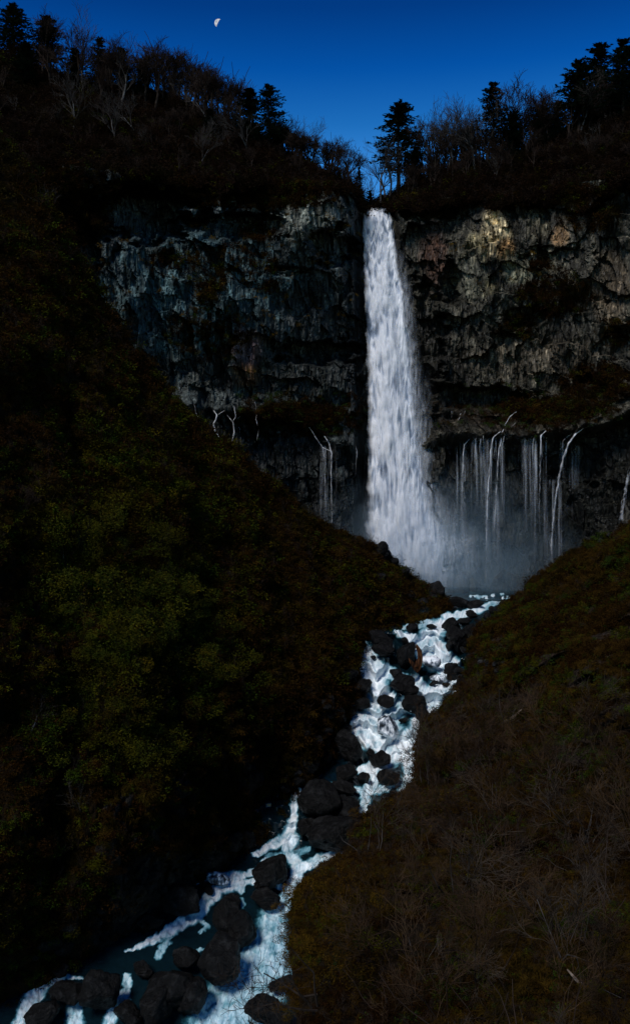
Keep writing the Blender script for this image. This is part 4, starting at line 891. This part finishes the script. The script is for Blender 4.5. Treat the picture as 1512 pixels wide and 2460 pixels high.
wood(34, 640, 858, 'bare twiggy tree on the skyline sloping down to the notch', 'bare trees on the skyline left of the notch', 0.85, 1.0, (85, 140), .05)
wood(40, 1020, 1500, 'bare tree on the right skyline with its crown against the sky', 'bare trees on the right skyline', 0.75, 1.0, (130, 185), .15)
russet(60, -40, 600, 'small tree with dark russet leaves in the left wood', 'russet trees in the left wood')
russet(26, 600, 850, 'small tree with dark russet leaves left of the notch', 'russet trees left of the notch', hs=(35, 60))
russet(45, 990, 1560, 'small tree with dark russet leaves on the right hill', 'russet trees on the right hill')

LT = [(70, 1760, 90, 1, 'pale bare tree with fine twigs low at the left edge'), (150, 1330, 80, 1, 'thin pale bare tree at the left of the green patch'), (300, 1300, 60, 1, 'small pale bare tree at the top of the green patch'), (40, 1250, 110, 0, 'bare tree near the left edge of the slope'),
 (230, 1030, 80, 0, 'bare tree high on the dark slope'), (120, 880, 100, 0, 'bare tree on the slope below the left wood'), (130, 560, 110, 1, 'faint pale bare tree beside the left end of the cliff'), (60, 2010, 110, 0, 'dark bare tree halfway down the lower left slope'), (400, 1150, 60, 0, 'small bare tree on the crest of the left slope'),
 (560, 1420, 70, 0, 'bare tree right of the green patch'), (620, 1640, 70, 0, 'bare tree above the gully left of the rapids'), (500, 1270, 60, 0, 'bare tree on the brown upper ridge slope'), (200, 1960, 90, 1, 'pale bare tree among dark bushes at lower left')]
for i, (px, yb, hp, pale, lab) in enumerate(LT):
    q = at(LEFT, px, yb); put_tree('bare_tree', (T_PALE if pale else T_DARK)[i % 4], ('trunk', 'branches'), q-Vector((0, 0, .5)), hp*q.y/FPX/12*1.3, i*1.9, lab, 'tree', None, (0, .15))

# ------------------------------------------------------------------ leafy bushes
def bush_meshes(n, seed, leafmat, nl=2000, size=.04):
    out = []
    for i in range(n):
        V, F = leaf_blob(seed+i, nl, size); lf = mesh_np('foliage', V, F, leafmat)
        t, b = bare_tree(seed+900+i, H=1.5, stems=4, levels=2, thick=.5, kids=(2, 3)); V, F = tubes(t+b, 3)
        out.append((mesh_np('stems', V, F, BK_DARK), lf))
    return out
B_OL = bush_meshes(5, 400, L_OLIVE); L_GREEN = mat_leaf('yellow_green_leaves', [(0.038, 0.030, 0.003), (0.058, 0.052, 0.003), (0.026, 0.036, 0.004), (0.080, 0.056, 0.003)], 0.16, 1.5, 0.8)
B_GR = bush_meshes(4, 480, L_GREEN, 3000, .032); B_BR = bush_meshes(3, 430, L_BROWN); B_AM = bush_meshes(3, 460, L_AMBER)
def bushes(n, x0, x1, y0, y1, surf, s0, s1, lab, grp, meshes, kind='leafy_bush', cat='bush', seed=0, cond=None):
    r = np.random.default_rng(seed)
    for _ in range(n):
        px, py = r.uniform(x0, x1), r.uniform(y0, y1)
        if cond and not cond(px, py): continue
        q = at(surf, px, py); s = r.uniform(s0, s1); me = meshes[r.integers(len(meshes))]
        put_tree(kind, me, ('stems', 'foliage'), q-Vector((0, 0, .3*s)), (s, s, s*r.uniform(.8, 1.3)), r.uniform(0, 6.28), lab, cat, grp, (0, r.uniform(0, .35)))
bushes(48, 150, 430, 1190, 1560, LEFT, 2.0, 4.6, 'yellow green bush on the upper part of the left hillside thicket', 'bushes in the upper left thicket', B_GR, seed=1)
bushes(52, 160, 590, 1480, 1860, LEFT, 1.8, 4.0, 'olive green bush in the middle of the left hillside above the rock wall', 'bushes on the middle left hillside', B_GR+B_OL[:2], seed=2)
bushes(20, 0, 420, 1000, 1260, LEFT, 1.2, 2.6, 'dull brown bush on the dark upper left slope', 'brown bushes on the upper left slope', B_BR, seed=3)
bushes(24, 0, 330, 1800, 2250, LEFT, 1.2, 2.6, 'dark bush in the shaded lower left corner slope', 'bushes on the lower left slope', B_OL+B_BR, seed=4)
bushes(14, 380, 640, 1700, 2020, LEFT, .8, 1.8, 'tawny bush hanging on the rock wall above the lower river', 'bushes on the rock wall', B_BR+B_OL[:1], seed=5)
bushes(22, 715, 930, 2090, 2360, RIGHT, .7, 1.5, 'golden brown leafy bush crowning the near bank above the pale run', 'golden bushes on the near bank', B_AM+B_OL[:1], seed=6, cond=lambda x, y: x > 730 or y < 2150)
def edge_bushes(n, pts, s0, s1, lab, grp, meshes, seed):
    r = np.random.default_rng(seed)
    for _ in range(n):
        i = r.integers(len(pts)-1); t = r.random(); px = pts[i][0]+(pts[i+1][0]-pts[i][0])*t+r.uniform(2, 34); py = pts[i][1]+(pts[i+1][1]-pts[i][1])*t+r.uniform(0, 20)
        q = at(RIGHT, px, py); k = r.uniform(s0, s1)*q.y/100; put_tree('leafy_bush', meshes[r.integers(len(meshes))], ('stems', 'foliage'), q-Vector((0, 0, .3*k)), (k, k, k*r.uniform(.7, 1.1)), r.uniform(0, 6.28), lab, 'bush', grp)
edge_bushes(24, [(1290, 1390), (1240, 1440), (1185, 1485), (1145, 1530), (1122, 1590), (1112, 1650), (1050, 1705)], .5, 1.1, 'small brown bush along the far edge of the right bank beside the upper rapids', 'bushes on the far edge of the right bank', B_BR+B_OL[:1], 41)
edge_bushes(34, [(1045, 1710), (1000, 1760), (995, 1884), (940, 1925), (880, 1965), (825, 2050), (735, 2108)], .8, 1.7, 'brown bush on the edge of the near bank above the middle rapids', 'bushes on the edge of the near bank', B_BR+B_AM[:1]+B_OL[:1], 42)
edge_bushes(22, [(725, 2110), (698, 2160), (695, 2290), (705, 2440)], 1.0, 2.0, 'amber bush on the steep edge above the pale run', 'amber bushes on the steep edge', B_AM, 43)
bushes(16, 1100, 1512, 2150, 2460, RIGHT, .4, .9, 'low leafy bush among bare twigs in the near right corner', 'low bushes in the near right corner', B_OL+B_BR, seed=7)
bushes(12, 1180, 1400, 1480, 1700, RIGHT, .6, 1.3, 'small green bush on the sunny shoulder of the right bank', 'bushes on the right shoulder', B_GR, seed=8)
# three mossy clumps beside the left springs
for px, py, s, lab in [(800, 1030, 3.2, 'bright green mossy bush beside the twin spring'), (700, 1000, 3.0, 'green mossy bush on the ledge left of the twin spring'), (640, 960, 2.4, 'green bush below the rust-coloured rock')]:
    q = at(CL, px, py); 
    V_, F_ = leaf_blob(int(px), 1500, .045)
    o = thing('mossy_bush', lab, 'bush', tuple(q+Vector((0, -1, -s*.4))), None, mesh_np('mossy_bush', V_, F_, L_MOSS), 0, (s*1.1, s*.7, s))

# ------------------------------------------------------------------ foreground bare shrubs on the near bank
BK_SHT = mat_bark('shrub_twigs', (0.006, 0.0035, 0.002), (0.055, 0.033, 0.018), 0.45)
S_BR = bare_meshes(5, 71, BK_TWIG, BK_SHT, H=5.0, stems=5, levels=4, wig=1.8, thick=.55, spread=.5, up=.12, maxseg=700)
BK_SHG = mat_bark('shrub_grey_twigs', (0.010, 0.007, 0.005), (0.055, 0.042, 0.031), 0.8)
S_GR = bare_meshes(3, 91, BK_GREYT, BK_SHG, H=5.0, stems=4, levels=4, wig=1.8, thick=.6, spread=.55, up=.1, maxseg=600)
SH = [(1010, 1830, 95, 1, 'bare shrub whose twigs reach left over the rapids at the corner of the bank'), (995, 1790, 60, 0, 'low bare shrub right at the corner of the bank'), (1080, 1900, 130, 0, 'wide bare shrub behind the corner of the bank'),
 (900, 2060, 150, 1, 'bare grey shrub stretching over the big boulder by the chute'), (960, 2010, 140, 0, 'bare brown shrub next to the grey one near the chute'), (1180, 1800, 130, 0, 'bare shrub under the fallen log'), (1300, 1900, 170, 0, 'tangled bare shrub below the shoulder of the right bank'),
 (1420, 1800, 160, 0, 'bare shrub at the right edge below the shoulder'), (1390, 2010, 230, 1, 'tall pale-stemmed shrub at right'), (1240, 2080, 220, 0, 'dense bare shrub in the middle of the near bank'), (1080, 2150, 230, 1, 'bare shrub with curved grey branches in the middle foreground'),
 (860, 2260, 170, 0, 'bare twigs rising behind the golden bushes'), (1000, 2330, 240, 0, 'bare shrub in the lower middle foreground'), (1180, 2350, 280, 0, 'large bare shrub in the lower right foreground'), (1360, 2330, 300, 1, 'large grey bare shrub at lower right'),
 (1470, 2200, 300, 0, 'bare dark-stemmed shrub at the right edge'), (1100, 2470, 300, 0, 'bare shrub rising from below the bottom edge, right of centre'), (1300, 2520, 300, 0, 'bare shrub rising from below the bottom edge at right'), (900, 2450, 200, 0, 'bare shrub rising from below the bottom edge near the pale run')]
for i, (px, yb, hp, g, lab) in enumerate(SH):
    q = at(RIGHT, px, yb); s = hp*q.y/FPX/5.0*1.7; me = (S_GR[i % 3] if g else S_BR[i % 5])
    put_tree('bare_shrub', me, ('stems', 'twigs'), q-Vector((0, 0, .15)), s, i*2.1, lab, 'shrub', None, (.3*math.sin(i*1.7), -0.3 if px < 1050 else .35*math.cos(i*2.3)))
r2 = np.random.default_rng(33)
for _ in range(95):
    px, py = r2.uniform(1000, 1530), r2.uniform(1720, 2500); q = at(RIGHT, px, py); s = r2.uniform(120, 260)*q.y/FPX/5
    put_tree('bare_shrub', S_BR[r2.integers(5)] if r2.random() < .75 else S_GR[r2.integers(3)], ('stems', 'twigs'), q-Vector((0, 0, .1)), s, r2.uniform(0, 6.28), 'leafless shrub in the tangle covering the near right bank', 'shrub', 'bare shrubs on the near right bank', (r2.normal()*.35, r2.normal()*.35))
# dark shrub whose bare boughs hang in over the pale run from the bottom edge
q = P3(560, 2560, 44); t_, b_ = bare_tree(557, H=7, stems=6, levels=4, thick=.95, spread=.65, up=.05, maxseg=900, wig=2.4)
V_, F_ = tubes(t_, 5); V2_, F2_ = tubes(b_, 3)
put_tree('bare_shrub', (mesh_np('stems', V_, F_, BK_DARK), mesh_np('twigs', V2_, F2_, BK_DARK)), ('stems', 'twigs'), tuple(P3(735, 2440, 37)), 1.0, 0.3, 'dark bare boughs hanging over the pale run at the bottom', 'shrub', None, (0, -1.15))
# small grassy shrub on the skyline of the right bank by the pool
q = at(RIGHT, 1245, 1440); put_tree('bare_shrub', S_BR[0], ('stems', 'twigs'), q, .75, 0, 'tuft of fine twigs on the right bank against the pool', 'shrub')

# ------------------------------------------------------------------ driftwood
def limb(pts, rad, mat, name, parent=None, sides=9, seed=0):
    r = random.Random(seed); pts = [Vector(p) for p in pts]; V = []; F = []
    for i, p in enumerate(pts):
        d = (pts[min(i+1, len(pts)-1)]-pts[max(i-1, 0)]).normalized(); a = d.cross(Vector((0, 1, .1))).normalized(); b = d.cross(a)
        for k in range(sides):
            th = k*2*math.pi/sides; w = rad[i]*(1+0.25*math.sin(3*th+seed)+r.uniform(-.12, .12)); V.append(p+a*math.cos(th)*w+b*math.sin(th)*w)
    for i in range(len(pts)-1):
        for k in range(sides): F.append((i*sides+k, i*sides+(k+1) % sides, (i+1)*sides+(k+1) % sides, (i+1)*sides+k))
    return mesh_np(name, [tuple(v) for v in V], F, mat, False)
WOOD = mat_bark('splintered_wood', (0.008, 0.005, 0.004), (0.075, 0.030, 0.012), 3.0); WOODP = mat_bark('weathered_wood', (0.10, 0.07, 0.05), (0.26, 0.20, 0.15), 2.0)
Yd_ = Yriver(1003, 1612)-3.5
def pp(x, y, dy=0): return tuple(P3(690.6+x*.3574, 1351.1+y*.3574, Yd_+dy))
dw = thing('broken_trunk', 'splintered orange brown tree trunk wedged against the large boulder in the rapids', 'driftwood', (0, 0, 0))
link('tall_prong', limb([pp(872, 735), pp(885, 690), pp(893, 640), pp(888, 600), pp(872, 570), pp(862, 545)], [.3, .5, .45, .4, .28, .04], WOOD, 'tall_prong', seed=2), dw)
link('short_prong', limb([pp(872, 735, -.5), pp(850, 700, -.7), pp(828, 670, -.9), pp(812, 645, -1)], [.3, .42, .3, .05], WOOD, 'short_prong', seed=5), dw)
link('splinter', limb([pp(862, 700, -1), pp(862, 672, -1.2), pp(866, 650, -1.2)], [.22, .14, .03], WOOD, 'splinter', seed=7), dw)
q = at(RIGHT, 1215, 1735)
k_ = q.y/FPX
lg = thing('fallen_log', 'pale broken log lying on the right bank', 'log', tuple(q+Vector((0, -1.0, .5))), None, limb([(-30*k_, 0, -16*k_), (-5*k_, -.2, -2*k_), (20*k_, 0, 12*k_), (34*k_, .2, 26*k_)], [.12, .2, .2, .06], WOODP, 'fallen_log', seed=3))
q = at(RIGHT, 1380, 2360); k_ = q.y/FPX
thing('fallen_branch', 'pale dead branch lying in the near right corner', 'branch', tuple(q+Vector((0, -.5, .3))), None, limb([(-26*k_, 0, 30*k_), (-6*k_, -.1, 8*k_), (18*k_, 0, -14*k_), (32*k_, 0, -26*k_)], [.03, .06, .07, .03], WOODP, 'fallen_branch', seed=9))

# ------------------------------------------------------------------ ground cover (geometry-node scatter of small real clumps)
def src(name, me): return bpy.data.objects.new(name, me)
def tuft_mesh(seed, n=70, mat=L_GRASS, L=.9, w=.022, droop=.7):
    r = np.random.default_rng(seed); V = []; F = []
    for i in range(n):
        az = r.uniform(0, 6.28); l = L*r.uniform(.5, 1.2); o = r.normal(size=3)*[.22, .22, 0]; d = np.array([math.cos(az), math.sin(az), 0]); s = np.array([-d[1], d[0], 0])*w*r.uniform(.7, 1.5)
        p1 = o+d*l*.25+[0, 0, l*.6]; p2 = o+d*l*(.55+.2*droop)+[0, 0, l*(.75-.6*droop*r.random())]; b = len(V)
        V += [o-s, o+s, p1+s, p1-s, p2+s*.25, p2-s*.25]; F += [(b, b+1, b+2, b+3), (b+3, b+2, b+4, b+5)]
    return mesh_np('dry_grass_tuft', V, F, mat)
def twig_clump(seed, mat): 
    t, b = bare_tree(seed, H=2.0, stems=5, levels=3, thick=.55, spread=.6, up=.1, maxseg=120, kids=(2, 4)); V, F = tubes(t+b, 3); return mesh_np('twig_clump', V, F, mat)
GV = {}
def scatter(name, label, surf, srcs, n, smin, smax, seed, weight=None, xr=(-60, 1570), yr=(0, 2520), lift=0.0, flat=1.0, off=(0, 0, 0)):
    r = np.random.default_rng(seed); V = surf['V']; px, py = proj(V)
    c = (V[:-1, :-1]+V[1:, 1:])/2; a = V[1:, :-1]-V[:-1, :-1]; b = V[:-1, 1:]-V[:-1, :-1]
    nrm = np.cross(a, b); ar = np.linalg.norm(nrm, axis=-1); cpx, cpy = px[:-1, :-1], py[:-1, :-1]
    w = ar/np.maximum(c[..., 1], 20)**0.8; w = w*((cpx > xr[0]) & (cpx < xr[1]) & (cpy > yr[0]) & (cpy < yr[1]))
    if weight is not None: w = w*weight(c, cpx, cpy)
    w = w.ravel(); idx = r.choice(len(w), n, p=w/w.sum()); u, v = r.random((n, 1)), r.random((n, 1))
    A = V[:-1, :-1].reshape(-1, 3)[idx]; P = A+a.reshape(-1, 3)[idx]*u+b.reshape(-1, 3)[idx]*v+np.array(off)
    P[:, 2] += lift
    sc = r.uniform(smin, smax, n)*np.clip(P[:, 1]/110, .45, 1.4); rot = np.stack([r.normal(size=n)*.3, r.normal(size=n)*.3, r.uniform(0, 6.28, n)], 1)
    me = bpy.data.meshes.new(name); me.vertices.add(n); me.vertices.foreach_set('co', P.astype(np.float32).ravel())
    at_ = me.attributes.new('sc', 'FLOAT', 'POINT'); at_.data.foreach_set('value', sc.astype(np.float32))
    at_ = me.attributes.new('rt', 'FLOAT_VECTOR', 'POINT'); at_.data.foreach_set('vector', rot.astype(np.float32).ravel())
    at_ = me.attributes.new('ix', 'INT', 'POINT'); at_.data.foreach_set('value', r.integers(0, len(srcs), n).astype(np.int32))
    o = link(name, me, kind='stuff'); o['label'] = label; o['category'] = 'ground cover'
    ng = bpy.data.node_groups.new(name, 'GeometryNodeTree'); ng.interface.new_socket('Geometry', in_out='INPUT', socket_type='NodeSocketGeometry'); ng.interface.new_socket('Geometry', in_out='OUTPUT', socket_type='NodeSocketGeometry')
    N = ng.nodes; gi, go = N.new('NodeGroupInput'), N.new('NodeGroupOutput'); j = N.new('GeometryNodeJoinGeometry')
    ix = N.new('GeometryNodeInputNamedAttribute'); ix.data_type = 'INT'; ix.inputs[0].default_value = 'ix'
    s_ = N.new('GeometryNodeInputNamedAttribute'); s_.data_type = 'FLOAT'; s_.inputs[0].default_value = 'sc'
    rt = N.new('GeometryNodeInputNamedAttribute'); rt.data_type = 'FLOAT_VECTOR'; rt.inputs[0].default_value = 'rt'
    for k, so in enumerate(srcs):
        cmp = N.new('FunctionNodeCompare'); cmp.data_type = 'INT'; cmp.operation = 'EQUAL'; ng.links.new(ix.outputs[0], cmp.inputs[2]); cmp.inputs[3].default_value = k
        oi = N.new('GeometryNodeObjectInfo'); oi.inputs[0].default_value = so
        ip = N.new('GeometryNodeInstanceOnPoints'); ng.links.new(gi.outputs[0], ip.inputs['Points']); ng.links.new(cmp.outputs[0], ip.inputs['Selection']); ng.links.new(oi.outputs['Geometry'], ip.inputs['Instance'])
        ng.links.new(rt.outputs[0], ip.inputs['Rotation']); ng.links.new(s_.outputs[0], ip.inputs['Scale']); ng.links.new(ip.outputs[0], j.inputs[0])
    ng.links.new(j.outputs[0], go.inputs[0]); md = o.modifiers.new('scatter', 'NODES'); md.node_group = ng
    return o
def blob(seed, mat, n=170, size=.09): V, F = leaf_blob(seed, n, size, (1, 1, .7)); return mesh_np('leaf_clump', V, F, mat)
GR = [src('grass_source', tuft_mesh(i)) for i in range(3)]
LR = [src('russet_leaf_source', blob(540+i, L_RUSSET)) for i in range(3)]
LB = [src('brown_leaf_source', blob(500+i, L_BROWN)) for i in range(3)]; LO = [src('olive_leaf_source', blob(510+i, L_OLIVE)) for i in range(3)]
TWG = [src('twig_source', twig_clump(600+i, m_)) for i, m_ in enumerate([BK_TWIG, BK_TWIG, BK_DARK])]; YL = [src('yellow_leaf_source', blob(520, L_YELLOW, 110, .10))]; ML = [src('moss_leaf_source', blob(530, L_MOSS, 150, .08))]
def pat(seed, sc, lo=.4, hi=.6): return lambda c, px, py: sstep(lo, hi, .5+.5*fbm(c[..., 0]/sc+seed, c[..., 2]/sc, c[..., 1]/sc, 3))+.06
def norock(k): 
    return lambda c, px, py: (1-.92*np.clip(k[:-1, :-1], 0, 1))
scatter('left_slope_brush', 'brown withered brush covering the left hillside', LEFT, LB+TWG[:1], 9000, .7, 1.6, 1, norock(LEFT['rock']))
scatter('left_slope_leaves', 'olive and green leaves covering the middle of the left hillside', LEFT, LO, 7000, .7, 1.7, 2, lambda c, px, py: norock(LEFT['rock'])(c, px, py)*pat(3, 9)(c, px, py)*(.07+np.exp(-((px-340)/190)**2-((py-1500)/330)**2)+.25*np.exp(-((px-800)/120)**2-((py-1400)/60)**2)))
scatter('left_slope_grass', 'dry grass covering the ridge of the left hillside', LEFT, GR, 9000, .7, 1.5, 3, lambda c, px, py: norock(LEFT['rock'])(c, px, py)*(.15+sstep(350, 600, px)))
scatter('rock_wall_grass', 'tawny grass hanging on the rock wall above the lower river', LEFT, GR+LB[:1], 1800, .8, 1.6, 4, lambda c, px, py: LEFT['rock'][:-1, :-1]*pat(8, 6, .48, .6)(c, px, py), yr=(1500, 2050))
scatter('right_bank_grass', 'dry grass covering the right bank', RIGHT, GR, 16000, .5, 1.1, 5, lambda c, px, py: norock(RIGHT['rock'])(c, px, py)*pat(5, 8, .4, .6)(c, px, py))
scatter('right_bank_brush', 'withered brown leaves covering the right bank', RIGHT, LB, 8000, .5, 1.2, 6, lambda c, px, py: norock(RIGHT['rock'])(c, px, py)*pat(7, 9, .4, .6)(c, px, py))
scatter('right_bank_twigs', 'tangle of bare twigs covering the near right bank', RIGHT, TWG, 3400, .7, 1.5, 7, lambda c, px, py: .05+sstep(1600, 1850, py))
scatter('right_bank_leaves', 'green and olive leaves in patches on the right bank', RIGHT, LO+ML, 4500, .4, 1.1, 8, pat(11, 6, .52, .66))
scatter('hill_undergrowth', 'russet undergrowth under the trees above the cliffs', HILL, LR+TWG[:1], 11000, .9, 2.0, 9)
scatter('hill_leaves', 'dark olive undergrowth above the cliffs', HILL, LO, 900, .8, 1.8, 10, pat(2, 12, .5, .65))
def mossw(c, px, py): return np.clip(moss[:-1, :-1]-.25, 0, 1)**1.3
scatter('cliff_plants', 'brown and olive plants growing on the cliff ledges', CL, LB+LR+LO[:1]+GR[:1], 8000, .6, 1.5, 11, mossw, off=(0, -.3, 0))
scatter('cliff_yellow_plants', 'yellow autumn plants clinging to the cliff face', CL, YL, 170, .5, 1.1, 12, lambda c, px, py: np.exp(-((px-560)/260)**2-((py-660)/130)**2)+.5*np.exp(-((px-1230)/120)**2-((py-640)/70)**2), off=(0, -.5, 0))
scatter('ledge_moss', 'green moss and ferns on the ledges beside the springs', CL, ML+LB, 1300, .5, 1.2, 13, lambda c, px, py: np.exp(-((px-730)/110)**2-((py-1000)/36)**2)+.7*np.exp(-((px-1330)/150)**2-((py-990)/35)**2), off=(0, -.4, 0))

# ------------------------------------------------------------------ moon: the lit half only, a shell far beyond the hills
def moon():
    D = 6000.0; c = P3(524.5, 55, D); rad = 9.6/FPX*D
    view = -Vector(c).normalized(); right = Vector((0, 0, 1)).cross(view).normalized()*-1; upv = view.cross(right)*-1
    right = Vector((1, 0, 0)); upv = Vector((0, 0, 1))
    th = R(152)                                                       # direction of the bright limb in the sky
    lim = right*math.cos(th)+upv*math.sin(th); axis = (-right*math.sin(th)+upv*math.cos(th)); nf = Vector((0, -1, 0))
    V = []; n, k = 24, 20
    for i in range(n+1):                                              # from pole to pole along the terminator axis
        a = math.pi*i/n
        for j in range(k+1):
            b = R(-90)+R(162)*j/k-R(0)                                 # from bright limb round towards the terminator
            b = R(90)-R(98)*j/k
            d = axis*math.cos(a)+(lim*math.sin(b)+nf*math.cos(b))*math.sin(a)
            V.append(tuple(Vector(c)+d*rad))
    m = M('moonlit_ground'); p = m.pos(); nz = m.noise(p, 0.06, 4, .6)
    e = m.n('ShaderNodeEmission'); m.l(m.ramp(nz, [(.35, (.30, .32, .36)), (.6, (.62, .64, .68))]), e.inputs[0]); e.inputs[1].default_value = 1.0
    m.l(e.outputs[0], m.out.inputs['Surface'])
    thing('moon', 'pale half moon high in the blue sky above the left hill', 'moon', (0, 0, 0), None, mesh_np('moon', V, grid_faces(n+1, k+1), m.m, True))
moon()

# ------------------------------------------------------------------ wording: say which one of the many alike things each is
MARKS = [(60, 60, 'near the top left corner'), (290, 130, 'by the slim firs on the left skyline'), (430, 160, 'around the tall bare crowns of the left skyline'), (530, 290, 'left of the fir pair'), (640, 290, 'by the fir pair'), (760, 380, 'between the fir pair and the notch'),
 (840, 440, 'at the left brink of the notch'), (955, 420, 'by the big solitary fir'), (1060, 400, 'beside the spreading bare tree'), (1184, 320, 'by the tall fir on the right hill'), (1290, 330, 'in the dip of the right skyline'), (1430, 240, 'under the firs at the top right'),
 (300, 370, 'above the dark cave of the left cliff'), (100, 320, 'high at the left edge'), (180, 220, 'below the top left firs'), (700, 430, 'above the lit rock of the left rim'), (1180, 440, 'above the lit face of the right cliff'), (1400, 400, 'above the right end of the cliff'),
 (80, 1080, 'near the left edge of the slope'), (300, 1050, 'high on the slope below the cliff foot'), (330, 1240, 'at the top of the green patch'), (220, 1400, 'on the left side of the green patch'), (400, 1420, 'on the right side of the green patch'), (250, 1650, 'in the lower left of the green patch'), (420, 1620, 'in the lower right of the green patch'),
 (400, 1800, 'just above the rock wall'), (540, 1700, 'beside the dark gully left of the rapids'), (100, 1900, 'halfway down the left edge'), (150, 2150, 'above the lower left fall'), (500, 1950, 'on the rock wall above the river'), (940, 1370, 'on the rocky tip of the ridge'), (1030, 1440, 'beside the pool outlet'),
 (890, 1530, 'by the left inlet'), (960, 1470, 'below the ridge tip'), (835, 1640, 'beside the steep smooth boulder'), (800, 1760, 'by the big grey shore boulder'), (720, 1870, 'above the narrow chute'), (620, 2020, 'below the narrow chute'), (500, 2090, 'at the head of the left branch'), (350, 2180, 'beside the long dark boulder'), (150, 2290, 'by the lower left fall'),
 (1190, 1470, 'beside the pool'), (1130, 1580, 'opposite the broken trunk'), (1060, 1690, 'opposite the foaming dome'), (1000, 1830, 'at the corner of the bank'), (900, 1960, 'above the big round-topped boulder'), (780, 2080, 'above the bend of the river'), (710, 2300, 'above the pale run'),
 (1230, 1600, 'on the shoulder of the right bank'), (1215, 1740, 'by the fallen log'), (1400, 1850, 'at the right edge below the shoulder'), (1240, 2050, 'in the middle of the near bank'), (1380, 2360, 'by the pale dead branch'), (1080, 2300, 'in the lower middle foreground'), (1470, 2150, 'at the right edge of the near bank'),
 (850, 2250, 'behind the golden bushes'), (1300, 1380, 'where the bank meets the mist'), (1450, 1290, 'far right on the bank skyline'), (1100, 1900, 'behind the corner of the bank'), (1000, 2440, 'at the bottom edge')]
BASE = {'bare trees on the left hill': 'leafless tree in the dark wood', 'bare trees left of the notch': 'leafless tree on the left slope', 'bare trees right of the notch': 'leafless tree behind the right brink', 'bare trees at the upper right': 'leafless tree on the right hill',
 'bare trees on the left skyline': 'bare tree against the sky', 'bare trees on the skyline left of the notch': 'bare twiggy tree against the sky', 'bare trees on the right skyline': 'bare tree against the right sky', 'russet trees in the left wood': 'tree with dark russet leaves', 'russet trees left of the notch': 'russet leafed tree',
 'russet trees on the right hill': 'dark russet leafed tree', 'bushes in the upper left thicket': 'yellow green bush', 'bushes on the middle left hillside': 'olive green bush', 'brown bushes on the upper left slope': 'dull brown bush', 'bushes on the lower left slope': 'dark shaded bush', 'bushes on the rock wall': 'tawny hanging bush',
 'golden bushes on the near bank': 'golden brown leafy bush', 'bushes on the far edge of the right bank': 'small brown edge bush', 'bushes on the edge of the near bank': 'brown bush on the bank edge', 'amber bushes on the steep edge': 'amber bush on the steep edge', 'low bushes in the near right corner': 'low leafy bush among bare twigs',
 'bushes on the right shoulder': 'green bush', 'bare shrubs on the near right bank': 'leafless tangled shrub', 'rocks on the tip of the left ridge': 'black rock', 'rocks along the left shore of the rapids': 'dark wet rock in the pile', 'rocks along the lower left shore': 'dark shore rock', 'rocks at the foot of the right bank': 'dark rock at the right water edge',
 'stones on the right bank skyline': 'stone on the bank skyline', 'stones in the right bank': 'pale brown stone'}
by = {}
for o in COL.objects:
    if o.parent is None and o.get('group') in BASE: by.setdefault(o['group'], []).append(o)
for g, objs in by.items():
    sz = sorted(abs(o.scale.z) if o.type == 'EMPTY' else abs(o.scale.x) for o in objs); lo, hi = sz[len(sz)//3], sz[2*len(sz)//3]
    for o in objs:
        v = abs(o.scale.z) if o.type == 'EMPTY' else abs(o.scale.x); adj = 'small ' if v < lo else ('large ' if v >= hi else 'middle-sized ')
        if BASE[g].startswith('small'): adj = ''
        x, y = proj(np.array(o.location)); ph = min(MARKS, key=lambda m_: (m_[0]-x)**2+(m_[1]-y)**2)[2]
        o['label'] = adj+BASE[g]+' '+ph
